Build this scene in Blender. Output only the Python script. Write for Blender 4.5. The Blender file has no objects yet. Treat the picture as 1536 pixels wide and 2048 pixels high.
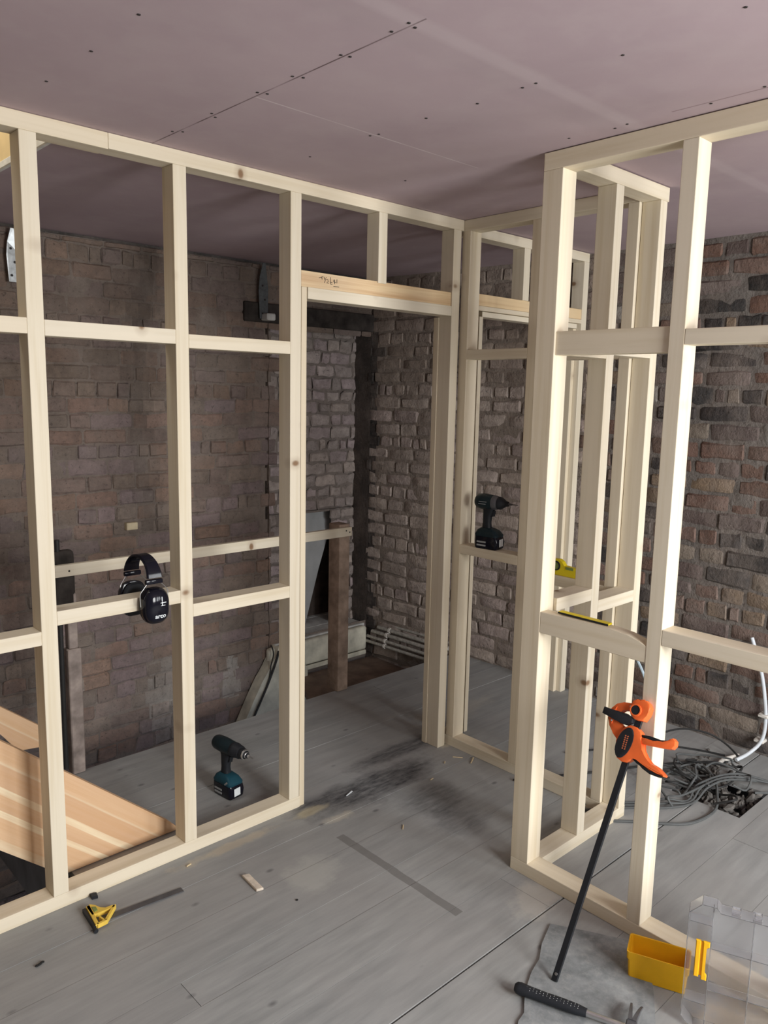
import bpy, bmesh, math, random
from mathutils import Vector, Matrix, noise
random.seed(7)
PI = math.pi
SC = bpy.context.scene
COL = SC.collection

# ------------------------------------------------------------------ camera
cam_d = bpy.data.cameras.new('camera'); cam = bpy.data.objects.new('camera', cam_d); COL.objects.link(cam)
cam_d.sensor_fit = 'VERTICAL'; cam_d.sensor_height = 32.0; cam_d.lens = 1572.53 / 2048 * 32.0
cam_d.clip_start = 0.02
yaw, pitch, roll = 0.816083, 0.1516476, 0.0209045
fw = Vector((math.cos(yaw) * math.cos(pitch), math.sin(yaw) * math.cos(pitch), -math.sin(pitch)))
rt = Vector((math.sin(yaw), -math.cos(yaw), 0)); up = rt.cross(fw)
r2 = math.cos(roll) * rt + math.sin(roll) * up; u2 = -math.sin(roll) * rt + math.cos(roll) * up
cam.matrix_world = Matrix(((r2.x, u2.x, -fw.x, 0), (r2.y, u2.y, -fw.y, 0), (r2.z, u2.z, -fw.z, 1.66), (0, 0, 0, 1)))
SC.camera = cam

# ------------------------------------------------------------------ world, lights, exposure
W = bpy.data.worlds.new('world'); SC.world = W; W.use_nodes = True
W.node_tree.nodes['Background'].inputs[0].default_value = (0.75, 0.85, 1.0, 1)
W.node_tree.nodes['Background'].inputs[1].default_value = 0.8
SC.view_settings.view_transform = 'Standard'; SC.view_settings.look = 'None'
SC.view_settings.gamma = 1.0; SC.view_settings.use_curve_mapping = False
SC.view_settings.exposure = 0.0

def area(name, loc, rot, sx, sy, power, color):
    l = bpy.data.lights.new(name, 'AREA'); l.shape = 'RECTANGLE'; l.size = sx; l.size_y = sy
    l.energy = power; l.color = color
    o = bpy.data.objects.new(name, l); COL.objects.link(o); o.location = loc; o.rotation_euler = rot
    return o
area('window_daylight_left', (1.42, -1.85, 1.45), (PI / 2 - 0.42, 0, 0), 1.05, 1.3, 140, (1.0, 1.0, 0.985))
area('window_daylight_right', (2.98, -1.85, 1.45), (PI / 2 - 0.42, 0, 0), 0.85, 1.3, 62, (0.97, 0.99, 1.0))
area('skylight_daylight', (0.35, 2.95, 3.35), (0, 0, 0), 0.7, 0.6, 9, (1.0, 0.96, 0.85))

# ------------------------------------------------------------------ node helpers
class NT:
    def __init__(s, name):
        s.m = bpy.data.materials.new(name); s.m.use_nodes = True; s.t = s.m.node_tree; s.n = s.t.nodes
        s.b = s.n['Principled BSDF']; s.b.inputs['Specular IOR Level'].default_value = 0.25
    def add(s, t, **k):
        n = s.n.new(t)
        for a, v in k.items():
            if a[0] == 'i' and a[1:].isdigit(): s.put(n.inputs[int(a[1:])], v)
            else: setattr(n, a, v)
        return n
    def put(s, sock, v):
        if isinstance(v, bpy.types.NodeSocket): s.t.links.new(v, sock)
        else:
            if isinstance(v, tuple) and len(v) == 3 and sock.type == 'RGBA': v = v + (1,)
            sock.default_value = v
    def mth(s, op, a, b=0.0, c=0.0, clamp=False):
        n = s.n.new('ShaderNodeMath'); n.operation = op; n.use_clamp = clamp
        s.put(n.inputs[0], a); s.put(n.inputs[1], b); s.put(n.inputs[2], c); return n.outputs[0]
    def mix(s, f, a, b, mode='MIX'):
        n = s.n.new('ShaderNodeMix'); n.data_type = 'RGBA'; n.blend_type = mode
        s.put(n.inputs[0], f); s.put(n.inputs[6], a); s.put(n.inputs[7], b); return n.outputs[2]
    def coord(s, kind='Object'): return s.add('ShaderNodeTexCoord').outputs[kind]
    def mapping(s, v, scale=(1, 1, 1), loc=(0, 0, 0)):
        n = s.n.new('ShaderNodeMapping'); s.put(n.inputs[0], v)
        n.inputs['Scale'].default_value = scale
        s.put(n.inputs['Location'], loc); return n.outputs[0]
    def noise(s, v, scale, detail=3, rough=0.55, dist=0.0):
        n = s.n.new('ShaderNodeTexNoise'); s.put(n.inputs['Vector'], v)
        n.inputs['Scale'].default_value = scale; n.inputs['Detail'].default_value = detail
        n.inputs['Roughness'].default_value = rough; n.inputs['Distortion'].default_value = dist
        return n.outputs[0]
    def ramp(s, f, stops):
        n = s.n.new('ShaderNodeValToRGB'); s.put(n.inputs[0], f); e = n.color_ramp.elements
        while len(e) < len(stops): e.new(0.5)
        for q, (p, c) in zip(e, stops):
            q.position = p; q.color = (c + (1,)) if isinstance(c, tuple) else (c, c, c, 1)
        return n.outputs[0]
    def bump(s, h, strength=0.3, dist=0.004):
        n = s.n.new('ShaderNodeBump'); s.put(n.inputs['Height'], h)
        n.inputs['Strength'].default_value = strength; n.inputs['Distance'].default_value = dist
        s.t.links.new(n.outputs[0], s.b.inputs['Normal'])
    def out(s, color, rough=0.6, metal=0.0):
        s.put(s.b.inputs['Base Color'], color); s.put(s.b.inputs['Roughness'], rough)
        s.b.inputs['Metallic'].default_value = metal; return s.m

def plain(name, color, rough=0.5, metal=0.0, var=0.12, scale=25.0):
    n = NT(name); v = n.coord(); f = n.noise(v, scale, 3)
    a = tuple(c * (1 - var) for c in color); b = tuple(min(1, c * (1 + var)) for c in color)
    return n.out(n.ramp(f, [(0.3, a), (0.7, b)]), rough, metal)

def pine(name, axis, light=(0.76, 0.69, 0.555), mid=(0.68, 0.595, 0.44), knots=True):
    n = NT(name)
    o = n.coord(); oi = n.add('ShaderNodeObjectInfo'); r = oi.outputs['Random']
    off = n.add('ShaderNodeCombineXYZ', i0=n.mth('MULTIPLY', r, 37.0), i1=n.mth('MULTIPLY', r, 91.0), i2=n.mth('MULTIPLY', r, 17.0)).outputs[0]
    v = n.add('ShaderNodeVectorMath', operation='ADD', i0=o, i1=off).outputs[0]
    sc = [38.0, 38.0, 38.0]; sc[axis] = 1.1
    g = n.noise(n.mapping(v, tuple(sc)), 1.0, 4, 0.6, 0.35)
    sc2 = [150.0, 150.0, 150.0]; sc2[axis] = 5.0
    g2 = n.noise(n.mapping(v, tuple(sc2)), 1.0, 2)
    big = n.noise(v, 1.6, 2)
    c = n.ramp(g, [(0.32, mid), (0.52, light), (0.75, tuple(min(1, x * 1.05) for x in light))])
    c = n.mix(n.mth('MULTIPLY', g2, 0.22), c, mid)
    c = n.mix(n.ramp(big, [(0.4, 0.0), (0.75, 0.35)]), c, (0.72, 0.64, 0.52))
    tint = n.ramp(r, [(0.0, (1.0, 0.98, 0.94)), (0.5, (0.97, 0.97, 0.97)), (1.0, (0.95, 0.90, 0.82))])
    c = n.mix(0.8, c, tint, 'MULTIPLY')
    if knots:
        sk = [3.6, 3.6, 3.6]; sk[axis] = 5.2
        vo = n.add('ShaderNodeTexVoronoi'); n.put(vo.inputs['Vector'], n.mapping(v, tuple(sk))); vo.inputs['Scale'].default_value = 1.0
        k = n.ramp(vo.outputs['Distance'], [(0.0, 1.0), (0.045, 0.9), (0.075, 0.25), (0.16, 0.0)])
        c = n.mix(k, c, (0.22, 0.12, 0.06))
    n.bump(g, 0.15, 0.001)
    return n.out(c, 0.62)
PINE = [pine('pine_grain_x', 0), pine('pine_grain_y', 1), pine('pine_grain_z', 2)]
PINE_WARM = pine('warm_header_pine', 0, (0.78, 0.60, 0.36), (0.60, 0.38, 0.20), False)

M = dict(
    black=plain('black_rubber', (0.018, 0.02, 0.024), 0.5),
    gloss=plain('gloss_black_plastic', (0.008, 0.008, 0.014), 0.12, var=0.05),
    teal=plain('teal_plastic', (0.012, 0.055, 0.078), 0.42),
    tealdark=plain('dark_teal_plastic', (0.010, 0.022, 0.028), 0.4),
    steel=plain('steel', (0.55, 0.55, 0.55), 0.3, 0.9),
    darksteel=plain('dull_steel', (0.13, 0.13, 0.14), 0.45, 0.5),
    white=plain('white_label', (0.72, 0.76, 0.78), 0.5, var=0.04),
    grey=plain('grey_print', (0.33, 0.34, 0.34), 0.5),
    orange=plain('orange_plastic', (0.86, 0.16, 0.04), 0.38, var=0.06),
    orangedim=plain('orange_print', (0.6, 0.16, 0.07), 0.5),
    yellow=plain('yellow_plastic', (0.87, 0.47, 0.015), 0.38, var=0.04),
    level=plain('yellow_enamel', (0.78, 0.62, 0.02), 0.4, var=0.05),
    sqyellow=plain('yellow_cast_metal', (0.80, 0.55, 0.09), 0.4),
    green=plain('green_vial', (0.20, 0.26, 0.07), 0.15),
    galv=plain('galvanised_steel', (0.52, 0.55, 0.56), 0.35, 0.8, 0.25, 40),
    galvdark=plain('dusty_galvanised_steel', (0.12, 0.13, 0.135), 0.6, 0.3, 0.25, 40),
    screwdark=plain('dark_screw', (0.03, 0.025, 0.025), 0.5),
    pipe=plain('old_painted_pipe', (0.42, 0.40, 0.36), 0.45, 0.2, 0.3, 60),
    clip=plain('white_pipe_clip', (0.66, 0.63, 0.58), 0.5),
    conduit=plain('pale_grey_conduit', (0.62, 0.66, 0.70), 0.35, var=0.05),
    bluecable=plain('pale_blue_cable', (0.42, 0.52, 0.58), 0.4),
    cable=plain('grey_cable', (0.10, 0.105, 0.105), 0.5),
    cabledark=plain('black_cable', (0.03, 0.03, 0.03), 0.5),
    greyboard=plain('grey_plaster_sheet', (0.44, 0.45, 0.45), 0.8, var=0.15, scale=6),
    darkboard=plain('dark_stained_board', (0.08, 0.06, 0.05), 0.8, var=0.4, scale=12),
    cream=plain('dirty_cream_paint', (0.62, 0.60, 0.50), 0.75, var=0.3, scale=9),
    boards=plain('grey_white_painted_boards', (0.58, 0.58, 0.56), 0.75, var=0.25, scale=11),
    brown=plain('brown_dusty_timber', (0.20, 0.145, 0.115), 0.8, var=0.3, scale=8),
    newel=plain('old_bare_newel_timber', (0.36, 0.27, 0.21), 0.8, var=0.35, scale=14),
    newelgrey=plain('mauve_painted_timber', (0.36, 0.30, 0.27), 0.8, var=0.35, scale=16),
    lintel=plain('sooty_and_dim_timber', (0.045, 0.038, 0.034), 0.85, var=0.5, scale=14),
    plaster=plain('grey_room_plaster', (0.20, 0.18, 0.165), 0.9, var=0.08, scale=3),
    gypsum=plain('gypsum_core', (0.75, 0.74, 0.70), 0.9),
    loft=plain('loft_plywood', (0.80, 0.62, 0.34), 0.7, var=0.15, scale=5),
    rubble=plain('dusty_rubble', (0.13, 0.12, 0.11), 0.9, var=0.5, scale=20),
    debris=plain('black_grit', (0.02, 0.02, 0.02), 0.8),
    tan=plain('tan_brick_end', (0.62, 0.53, 0.36), 0.8),
    sliver=plain('fresh_wood_sliver', (0.72, 0.58, 0.36), 0.7),
    offcut=plain('weathered_offcut', (0.66, 0.58, 0.48), 0.7, var=0.15, scale=60),
    skirtdust=plain('sawdust', (0.60, 0.50, 0.34), 0.9),
)

def mat_ceiling():
    n = NT('pink_plasterboard'); p = n.coord('Object')
    xyz = n.add('ShaderNodeSeparateXYZ', i0=p).outputs; x, y = xyz[0], xyz[1]
    base = n.ramp(n.noise(p, 1.6, 4), [(0.3, (0.43, 0.335, 0.365)), (0.7, (0.50, 0.395, 0.42))])
    base = n.mix(n.ramp(n.noise(p, 9, 4), [(0.45, 0.0), (0.8, 0.25)]), base, (0.58, 0.50, 0.50))
    def line(c, pos, w, soft=0.002, wob=0.0):
        if wob: c = n.mth('ADD', c, n.mth('MULTIPLY', n.noise(p, 6, 2), wob))
        d = n.mth('ABSOLUTE', n.mth('SUBTRACT', c, pos))
        return n.mth('SUBTRACT', 1.0, n.mth('DIVIDE', n.mth('SUBTRACT', d, w), soft, clamp=True), clamp=True)
    ygt = n.mth('MULTIPLY', n.mth('GREATER_THAN', y, 1.20), n.mth('LESS_THAN', y, 2.45))
    broken = n.ramp(n.noise(p, 5, 2), [(0.35, 0.25), (0.55, 1.0)])
    base = n.mix(n.mth('MULTIPLY', line(y, 1.285, 0.03, 0.02), 0.22), base, (0.42, 0.345, 0.36))
    base = n.mix(n.mth('MULTIPLY', line(y, 1.225, 0.012, 0.02), 0.22), base, (0.66, 0.58, 0.59))
    base = n.mix(n.mth('MULTIPLY', line(y, 1.81, 0.001, 0.003), n.mth('MULTIPLY', n.mth('MULTIPLY', broken, 0.7), n.mth('MULTIPLY', n.mth('GREATER_THAN', x, 1.217), n.mth('LESS_THAN', x, 2.1)))), base, (0.72, 0.66, 0.66))
    base = n.mix(n.mth('MULTIPLY', n.mth('MULTIPLY', line(x, 1.217, 0.0008, 0.0025), broken), ygt), base, (0.12, 0.08, 0.08))
    base = n.mix(n.mth('MULTIPLY', line(x, 2.04, 0.0008, 0.003), n.mth('MULTIPLY', n.mth('LESS_THAN', y, 1.1), 0.6)), base, (0.16, 0.1, 0.1))
    return n.out(base, 0.85)
M['ceiling'] = mat_ceiling()

def mat_floor():
    n = NT('grey_dusty_floorboards'); p = n.coord('Object')
    att = n.add('ShaderNodeAttribute', attribute_name='Col').outputs['Color']
    streak = n.noise(n.mapping(p, (1.2, 9, 1)), 3.0, 5, 0.65)
    c = n.ramp(streak, [(0.28, (0.245, 0.252, 0.252)), (0.72, (0.36, 0.365, 0.362))])
    c = n.mix(1.0, c, att, 'MULTIPLY')
    c = n.mix(n.ramp(n.noise(p, 2.2, 4), [(0.35, 0.0), (0.7, 0.5)]), c, (0.37, 0.357, 0.345))
    xyz = n.add('ShaderNodeSeparateXYZ', i0=p).outputs
    dn = n.noise(p, 7, 5, 0.7); fine = n.noise(n.mapping(p, (6, 26, 1)), 2.0, 5, 0.7)
    def blob(cx, cy, rx, ry, soft=0.5, amp=1.1):
        a = n.mth('DIVIDE', n.mth('SUBTRACT', xyz[0], cx), rx); b = n.mth('DIVIDE', n.mth('SUBTRACT', xyz[1], cy), ry)
        d = n.mth('SQRT', n.mth('ADD', n.mth('MULTIPLY', a, a), n.mth('MULTIPLY', b, b)))
        d = n.mth('ADD', d, n.mth('MULTIPLY', n.mth('SUBTRACT', dn, 0.5), amp))
        return n.mth('DIVIDE', n.mth('SUBTRACT', 1.0, d, clamp=True), soft, clamp=True)
    dark = n.ramp(fine, [(0.35, 0.95), (0.6, 0.45), (0.75, 0.1)])
    for q, s in (((2.15, 2.30, 0.42, 0.13), 1.0), ((2.5, 2.47, 0.40, 0.07), 0.9), ((1.83, 2.34, 0.16, 0.06), 0.8), ((2.25, 2.05, 0.18, 0.16), 0.6), ((2.2, 1.88, 0.15, 0.14), 0.5)):
        c = n.mix(n.mth('MULTIPLY', n.mth('MULTIPLY', blob(*q), dark), s), c, (0.045, 0.045, 0.05))
    for q, s, k in (((1.45, 2.31, 0.26, 0.03), 0.45, (0.60, 0.50, 0.36)), ((1.82, 2.31, 0.10, 0.03), 0.45, (0.62, 0.54, 0.36)),
                    ((1.87, 2.20, 0.10, 0.03), 0.55, (0.58, 0.53, 0.44)), ((1.58, 1.98, 0.13, 0.10), 0.4, (0.50, 0.50, 0.46)), ((2.70, 2.37, 0.08, 0.05), 0.7, (0.66, 0.58, 0.42)),
                    ((2.05, 1.38, 0.16, 0.08), 0.5, (0.52, 0.49, 0.44)), ((2.02, 0.62, 0.3, 0.24), 0.75, (0.50, 0.40, 0.28)), ((3.0, 2.6, 0.3, 0.1), 0.3, (0.5, 0.45, 0.38)),
                    ((2.0, 1.55, 0.02, 0.32), 0.0, (0.2, 0.2, 0.2))):
        c = n.mix(n.mth('MULTIPLY', blob(*q, amp=2.4), s), c, k)
    # filled batten mark running across the boards
    d = n.mth('ABSOLUTE', n.mth('SUBTRACT', xyz[0], n.mth('ADD', 1.775, n.mth('MULTIPLY', dn, 0.012))))
    w = n.mth('LESS_THAN', d, 0.017)
    w = n.mth('MULTIPLY', w, n.mth('MULTIPLY', n.mth('GREATER_THAN', xyz[1], 1.50), n.mth('LESS_THAN', xyz[1], 2.10)))
    c = n.mix(n.mth('MULTIPLY', w, 0.65), c, (0.155, 0.148, 0.14))
    sp = n.add('ShaderNodeTexVoronoi'); n.put(sp.inputs['Vector'], n.mapping(p, (4.5, 8, 0.01))); sp.inputs['Scale'].default_value = 1.0
    c = n.mix(n.ramp(sp.outputs['Distance'], [(0.03, 0.6), (0.09, 0.0)]), c, (0.08, 0.08, 0.085))
    n.bump(streak, 0.25, 0.002)
    return n.out(c, n.ramp(streak, [(0.3, 0.5), (0.7, 0.7)]))
M['floor'] = mat_floor()

def mat_brick():
    n = NT('old_brickwork'); p = n.coord('Object')
    att = n.add('ShaderNodeAttribute', attribute_name='Col').outputs['Color']
    f1 = n.noise(p, 19, 6, 0.7); f2 = n.noise(p, 60, 4, 0.7); f3 = n.noise(p, 4.2, 4, 0.6)
    c = n.mix(n.ramp(f1, [(0.3, 0.55), (0.65, 0.0)]), att, (0.10, 0.08, 0.07), 'MIX')
    c = n.mix(n.ramp(f3, [(0.42, 0.0), (0.70, 0.55)]), c, (0.27, 0.225, 0.195))
    c = n.mix(n.ramp(f2, [(0.60, 0.0), (0.8, 0.35)]), c, (0.42, 0.37, 0.33))
    c = n.mix(n.ramp(f2, [(0.28, 0.75), (0.42, 0.0)]), c, (0.06, 0.05, 0.045))
    n.bump(n.mth('ADD', n.mth('MULTIPLY', f1, 1.0), n.mth('MULTIPLY', f2, 0.5)), 0.9, 0.012)
    return n.out(c, 0.92)
M['brick'] = mat_brick()

def mat_panel():
    n = NT('laminated_pine_panel'); p = n.coord('Object')
    xyz = n.add('ShaderNodeSeparateXYZ', i0=p).outputs
    wob = n.mth('MULTIPLY', n.noise(n.mapping(p, (1.5, 1, 8)), 1.0, 2), 0.02)
    f = n.mth('MULTIPLY', n.mth('ADD', n.mth('ADD', xyz[2], 0.32), wob), 2.7, clamp=True)
    o1, o2, pl, pm = (0.66, 0.43, 0.26), (0.72, 0.49, 0.30), (0.86, 0.72, 0.50), (0.76, 0.60, 0.41)
    c = n.ramp(f, [(0.0, pm), (0.20, pm), (0.21, o2), (0.36, o2), (0.365, pl), (0.41, pl), (0.415, o1), (0.52, o2), (0.525, pl), (0.58, pl), (0.585, o1), (0.74, o1), (0.75, pm), (0.77, o2), (1.0, o1)])
    g = n.noise(n.mapping(p, (2.0, 30, 60)), 1.0, 4, 0.6, 0.4)
    c = n.mix(n.ramp(g, [(0.4, 0.35), (0.6, 0.0)]), c, (0.62, 0.36, 0.18))
    return n.out(c, 0.55)
M['panel'] = mat_panel()

def mat_mat():
    n = NT('mottled_grey_underlay'); p = n.coord('Object')
    a = n.noise(p, 9, 5, 0.7); b = n.noise(p, 45, 4, 0.7)
    c = n.ramp(a, [(0.3, (0.14, 0.15, 0.155)), (0.7, (0.32, 0.335, 0.34))])
    c = n.mix(n.ramp(b, [(0.5, 0.0), (0.75, 0.4)]), c, (0.42, 0.42, 0.40))
    n.bump(b, 0.5, 0.002)
    return n.out(c, 0.85)
M['mat'] = mat_mat()

def mat_clear():
    n = NT('clear_polycarbonate'); b = n.b
    b.inputs['Base Color'].default_value = (0.96, 0.97, 1.0, 1); b.inputs['Roughness'].default_value = 0.10
    b.inputs['Transmission Weight'].default_value = 0.94; b.inputs['IOR'].default_value = 1.42
    b.inputs['Specular IOR Level'].default_value = 0.6
    return n.m
M['clear'] = mat_clear()

# ------------------------------------------------------------------ mesh helpers
def bbox(bm, a, b, bev=0.0, seg=1):
    x0, y0, z0 = a; x1, y1, z1 = b
    vs = [bm.verts.new(c) for c in ((x0, y0, z0), (x1, y0, z0), (x1, y1, z0), (x0, y1, z0), (x0, y0, z1), (x1, y0, z1), (x1, y1, z1), (x0, y1, z1))]
    fs = [bm.faces.new([vs[i] for i in q]) for q in ((0, 3, 2, 1), (4, 5, 6, 7), (0, 1, 5, 4), (1, 2, 6, 5), (2, 3, 7, 6), (3, 0, 4, 7))]
    if bev:
        es = list({e for f in fs for e in f.edges})
        bmesh.ops.bevel(bm, geom=es, offset=bev, segments=seg, affect='EDGES', profile=0.5)
def prism(bm, pts, t0, t1, fn, bev=0.0, seg=1):
    """pts 2D outline extruded t0..t1; fn(u,v,t)->world"""
    a = [bm.verts.new(fn(u, v, t0)) for u, v in pts]; b = [bm.verts.new(fn(u, v, t1)) for u, v in pts]
    n = len(pts); fs = [bm.faces.new(a[::-1]), bm.faces.new(b)]
    for i in range(n): fs.append(bm.faces.new((a[i], a[(i + 1) % n], b[(i + 1) % n], b[i])))
    if bev:
        es = list(set(fs[0].edges) | set(fs[1].edges))
        bmesh.ops.bevel(bm, geom=es, offset=bev, segments=seg, affect='EDGES', profile=0.5)
def lathe(bm, prof, org, ax, up=None, n=20, sx=1.0, sy=1.0, caps=True):
    ax = Vector(ax).normalized(); up = Vector(up) if up else (Vector((0, 0, 1)) if abs(ax.z) < 0.9 else Vector((1, 0, 0)))
    s = ax.cross(up).normalized(); u = s.cross(ax).normalized(); rings = []
    for d, r in prof:
        rings.append([bm.verts.new(Vector(org) + ax * d + s * (r * sx * math.cos(2 * PI * k / n)) + u * (r * sy * math.sin(2 * PI * k / n))) for k in range(n)])
    for A, B in zip(rings, rings[1:]):
        for k in range(n): bm.faces.new((A[k], A[(k + 1) % n], B[(k + 1) % n], B[k]))
    if caps: bm.faces.new(rings[0][::-1]); bm.faces.new(rings[-1])
def tube(bm, pts, r, n=8, smooth=0):
    P = [Vector(p) for p in pts]
    if smooth:
        Q = []
        for i in range(len(P) - 1):
            p0 = P[max(i - 1, 0)]; p1 = P[i]; p2 = P[i + 1]; p3 = P[min(i + 2, len(P) - 1)]
            for k in range(smooth):
                t = k / smooth
                Q.append(0.5 * ((2 * p1) + (p2 - p0) * t + (2 * p0 - 5 * p1 + 4 * p2 - p3) * t * t + (3 * p1 - p0 - 3 * p2 + p3) * t ** 3))
        P = Q + [P[-1]]
    rings = []; u = None
    for i, p in enumerate(P):
        d = (P[min(i + 1, len(P) - 1)] - P[max(i - 1, 0)]).normalized()
        if u is None: u = d.orthogonal().normalized()
        u = (u - d * u.dot(d)).normalized(); w = d.cross(u)
        rr = r[i] if isinstance(r, (list, tuple)) else r
        rings.append([bm.verts.new(p + u * (rr * math.cos(2 * PI * k / n)) + w * (rr * math.sin(2 * PI * k / n))) for k in range(n)])
    for A, B in zip(rings, rings[1:]):
        for k in range(n): bm.faces.new((A[k], A[(k + 1) % n], B[(k + 1) % n], B[k]))
    bm.faces.new(rings[0][::-1]); bm.faces.new(rings[-1])
def loft(bm, rings):
    R = [[bm.verts.new(p) for p in r] for r in rings]; n = len(R[0])
    for A, B in zip(R, R[1:]):
        for k in range(n): bm.faces.new((A[k], A[(k + 1) % n], B[(k + 1) % n], B[k]))
    bm.faces.new(R[0][::-1]); bm.faces.new(R[-1])

def finish(bm, smooth):
    bmesh.ops.recalc_face_normals(bm, faces=bm.faces)
    if smooth:
        for f in bm.faces: f.smooth = True
        for e in bm.edges:
            if len(e.link_faces) == 2 and e.calc_face_angle(0) > math.radians(38): e.smooth = False
def obj(name, bm, mat, parent=None, smooth=True, origin=None):
    """bm is in world metres (or in the parent's space if the parent is marked local)"""
    finish(bm, smooth)
    if origin is None:
        xs = [v.co for v in bm.verts]
        lo = Vector([min(c[i] for c in xs) for i in range(3)]); hi = Vector([max(c[i] for c in xs) for i in range(3)])
        origin = (lo + hi) / 2
        if parent is None: origin.z = lo.z
    origin = Vector(origin)
    bmesh.ops.translate(bm, verts=bm.verts, vec=-origin)
    me = bpy.data.meshes.new(name); bm.to_mesh(me); bm.free(); me.materials.append(mat)
    o = bpy.data.objects.new(name, me); COL.objects.link(o)
    if parent is not None:
        o.parent = parent
        o.location = origin - parent['_w'] if '_w' in WP.get(parent.name, {}) else origin - WP[parent.name]['o']
        WP[o.name] = {'o': origin}
    else: o.location = origin; WP[o.name] = {'o': origin}
    return o
WP = {}
def thing(name, label, cat, loc, group=None):
    o = bpy.data.objects.new(name, None); COL.objects.link(o); o.location = loc; o.empty_display_size = 0.1
    WP[o.name] = {'o': Vector(loc)}
    return tag(o, label, cat, group)
def local_thing(name, label, cat, loc, rotz, group=None):
    """parts of this thing are modelled in its own space"""
    o = thing(name, label, cat, loc, group); o.rotation_euler = (0, 0, rotz); WP[o.name] = {'o': Vector((0, 0, 0))}
    return o
def tag(o, label, cat, group=None):
    o['label'] = label; o['category'] = cat
    if group: o['group'] = group
    return o
def struct(o): o['kind'] = 'structure'; return o
def box(name, a, b, mat, parent=None, bev=0.0015):
    bm = bmesh.new(); bbox(bm, a, b, bev); return obj(name, bm, mat, parent, smooth=False)
def timber(name, a, b, parent, bev=0.002, mat=None):
    d = [b[i] - a[i] for i in range(3)]; ax = d.index(max(d))
    bm = bmesh.new(); bbox(bm, a, b, bev, 2)
    return obj(name, bm, mat or PINE[ax], parent, smooth=False)

# ------------------------------------------------------------------ brickwork
def jit(p, s, k): return noise.noise(Vector(p) * s + Vector((k, k * 1.7, -k)))
def brick_surface(bm, org, ud, nd, u0, u1, z0, z1, colf, skip=None, L=0.225, Hh=0.083, seed=1, rough=0.004, gap=0.011, post=None):
    """real bricks with proud faces; ud along wall, nd outward normal; colf(u,z,rnd)->rgb"""
    rnd = random.Random(seed); lay = bm.loops.layers.float_color.get('Col') or bm.loops.layers.float_color.new('Col')
    org = Vector(org); ud = Vector(ud); nd = Vector(nd); Z = Vector((0, 0, 1))
    row = 0; z = z0
    while z < z1 - 0.02:
        h = min(Hh * rnd.uniform(0.94, 1.06), z1 - z); u = u0 - rnd.uniform(0, 0.10) - (0.112 if row % 2 else 0)
        header = (row % 4 == 3)
        while u < u1:
            l = (0.112 if header else L) * rnd.uniform(0.90, 1.08)
            if rnd.random() < 0.14: l *= 0.55
            a = max(u, u0); b = min(u + l, u1)
            if b - a > 0.03 and not (skip and skip((a + b) / 2, z + h / 2)):
                col = colf((a + b) / 2, z + h / 2, rnd); g = gap * rnd.uniform(0.5, 1.3); out = rnd.uniform(-0.003, 0.006)
                nu, nz = 6, 4; grid = []
                tilt = rnd.uniform(-0.003, 0.003)
                for j in range(nz):
                    rowv = []
                    for i in range(nu):
                        fu = (0, 0.05, 0.35, 0.65, 0.95, 1)[i]; fz = (0, 0.13, 0.87, 1)[j]
                        edge = i in (0, nu - 1) or j in (0, nz - 1)
                        uu = a + g / 2 + (b - a - g) * fu; zz = z + g / 2 + (h - g) * fz + tilt * (fu - 0.5) * 2
                        q = (uu * 1.0, zz * 1.0, seed)
                        e = 0.0035 + rough * 0.65 if edge else 0.002
                        uu += e * jit(q, 23, 1) * 1.6; zz += e * jit(q, 23, 9) * 1.6
                        if i in (0, nu - 1) and j in (0, nz - 1): uu += (0.004 if i == 0 else -0.004); zz += (0.004 if j == 0 else -0.004)
                        d = (-0.0045 if edge else out * 0.7 + 0.002) + rough * jit(q, 12, 5) * 1.5
                        rowv.append(bm.verts.new(org + ud * uu + Z * zz + nd * d))
                    grid.append(rowv)
                for j in range(nz - 1):
                    for i in range(nu - 1):
                        f = bm.faces.new((grid[j][i], grid[j][i + 1], grid[j + 1][i + 1], grid[j + 1][i])); f.smooth = True
                        fc = f.calc_center_median(); cc = post(fc.dot(ud), fc.z, col) if post else col
                        for lp in f.loops: lp[lay] = cc + (1,)
            u += l
        z += h; row += 1
def mortar(bm, org, ud, nd, u0, u1, z0, z1, colf, skip=None, step=0.04, depth=-0.004, seed=3, amp=0.009):
    lay = bm.loops.layers.float_color.get('Col') or bm.loops.layers.float_color.new('Col')
    org = Vector(org); ud = Vector(ud); nd = Vector(nd); Z = Vector((0, 0, 1))
    nu = max(2, int((u1 - u0) / step)); nz = max(2, int((z1 - z0) / step)); V = {}
    def vert(i, j):
        if (i, j) not in V:
            u = u0 + (u1 - u0) * i / nu; z = z0 + (z1 - z0) * j / nz
            V[i, j] = bm.verts.new(org + ud * u + Z * z + nd * (depth + amp * jit((u, z, seed), 7, 2)))
        return V[i, j]
    for i in range(nu):
        for j in range(nz):
            u = u0 + (u1 - u0) * (i + 0.5) / nu; z = z0 + (z1 - z0) * (j + 0.5) / nz
            if skip and skip(u, z): continue
            f = bm.faces.new((vert(i, j), vert(i + 1, j), vert(i + 1, j + 1), vert(i, j + 1))); f.smooth = True
            c = colf(u, z, None)
            for lp in f.loops: lp[lay] = c + (1,)
def lerp(a, b, t): return tuple(x + (y - x) * t for x, y in zip(a, b))

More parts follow.
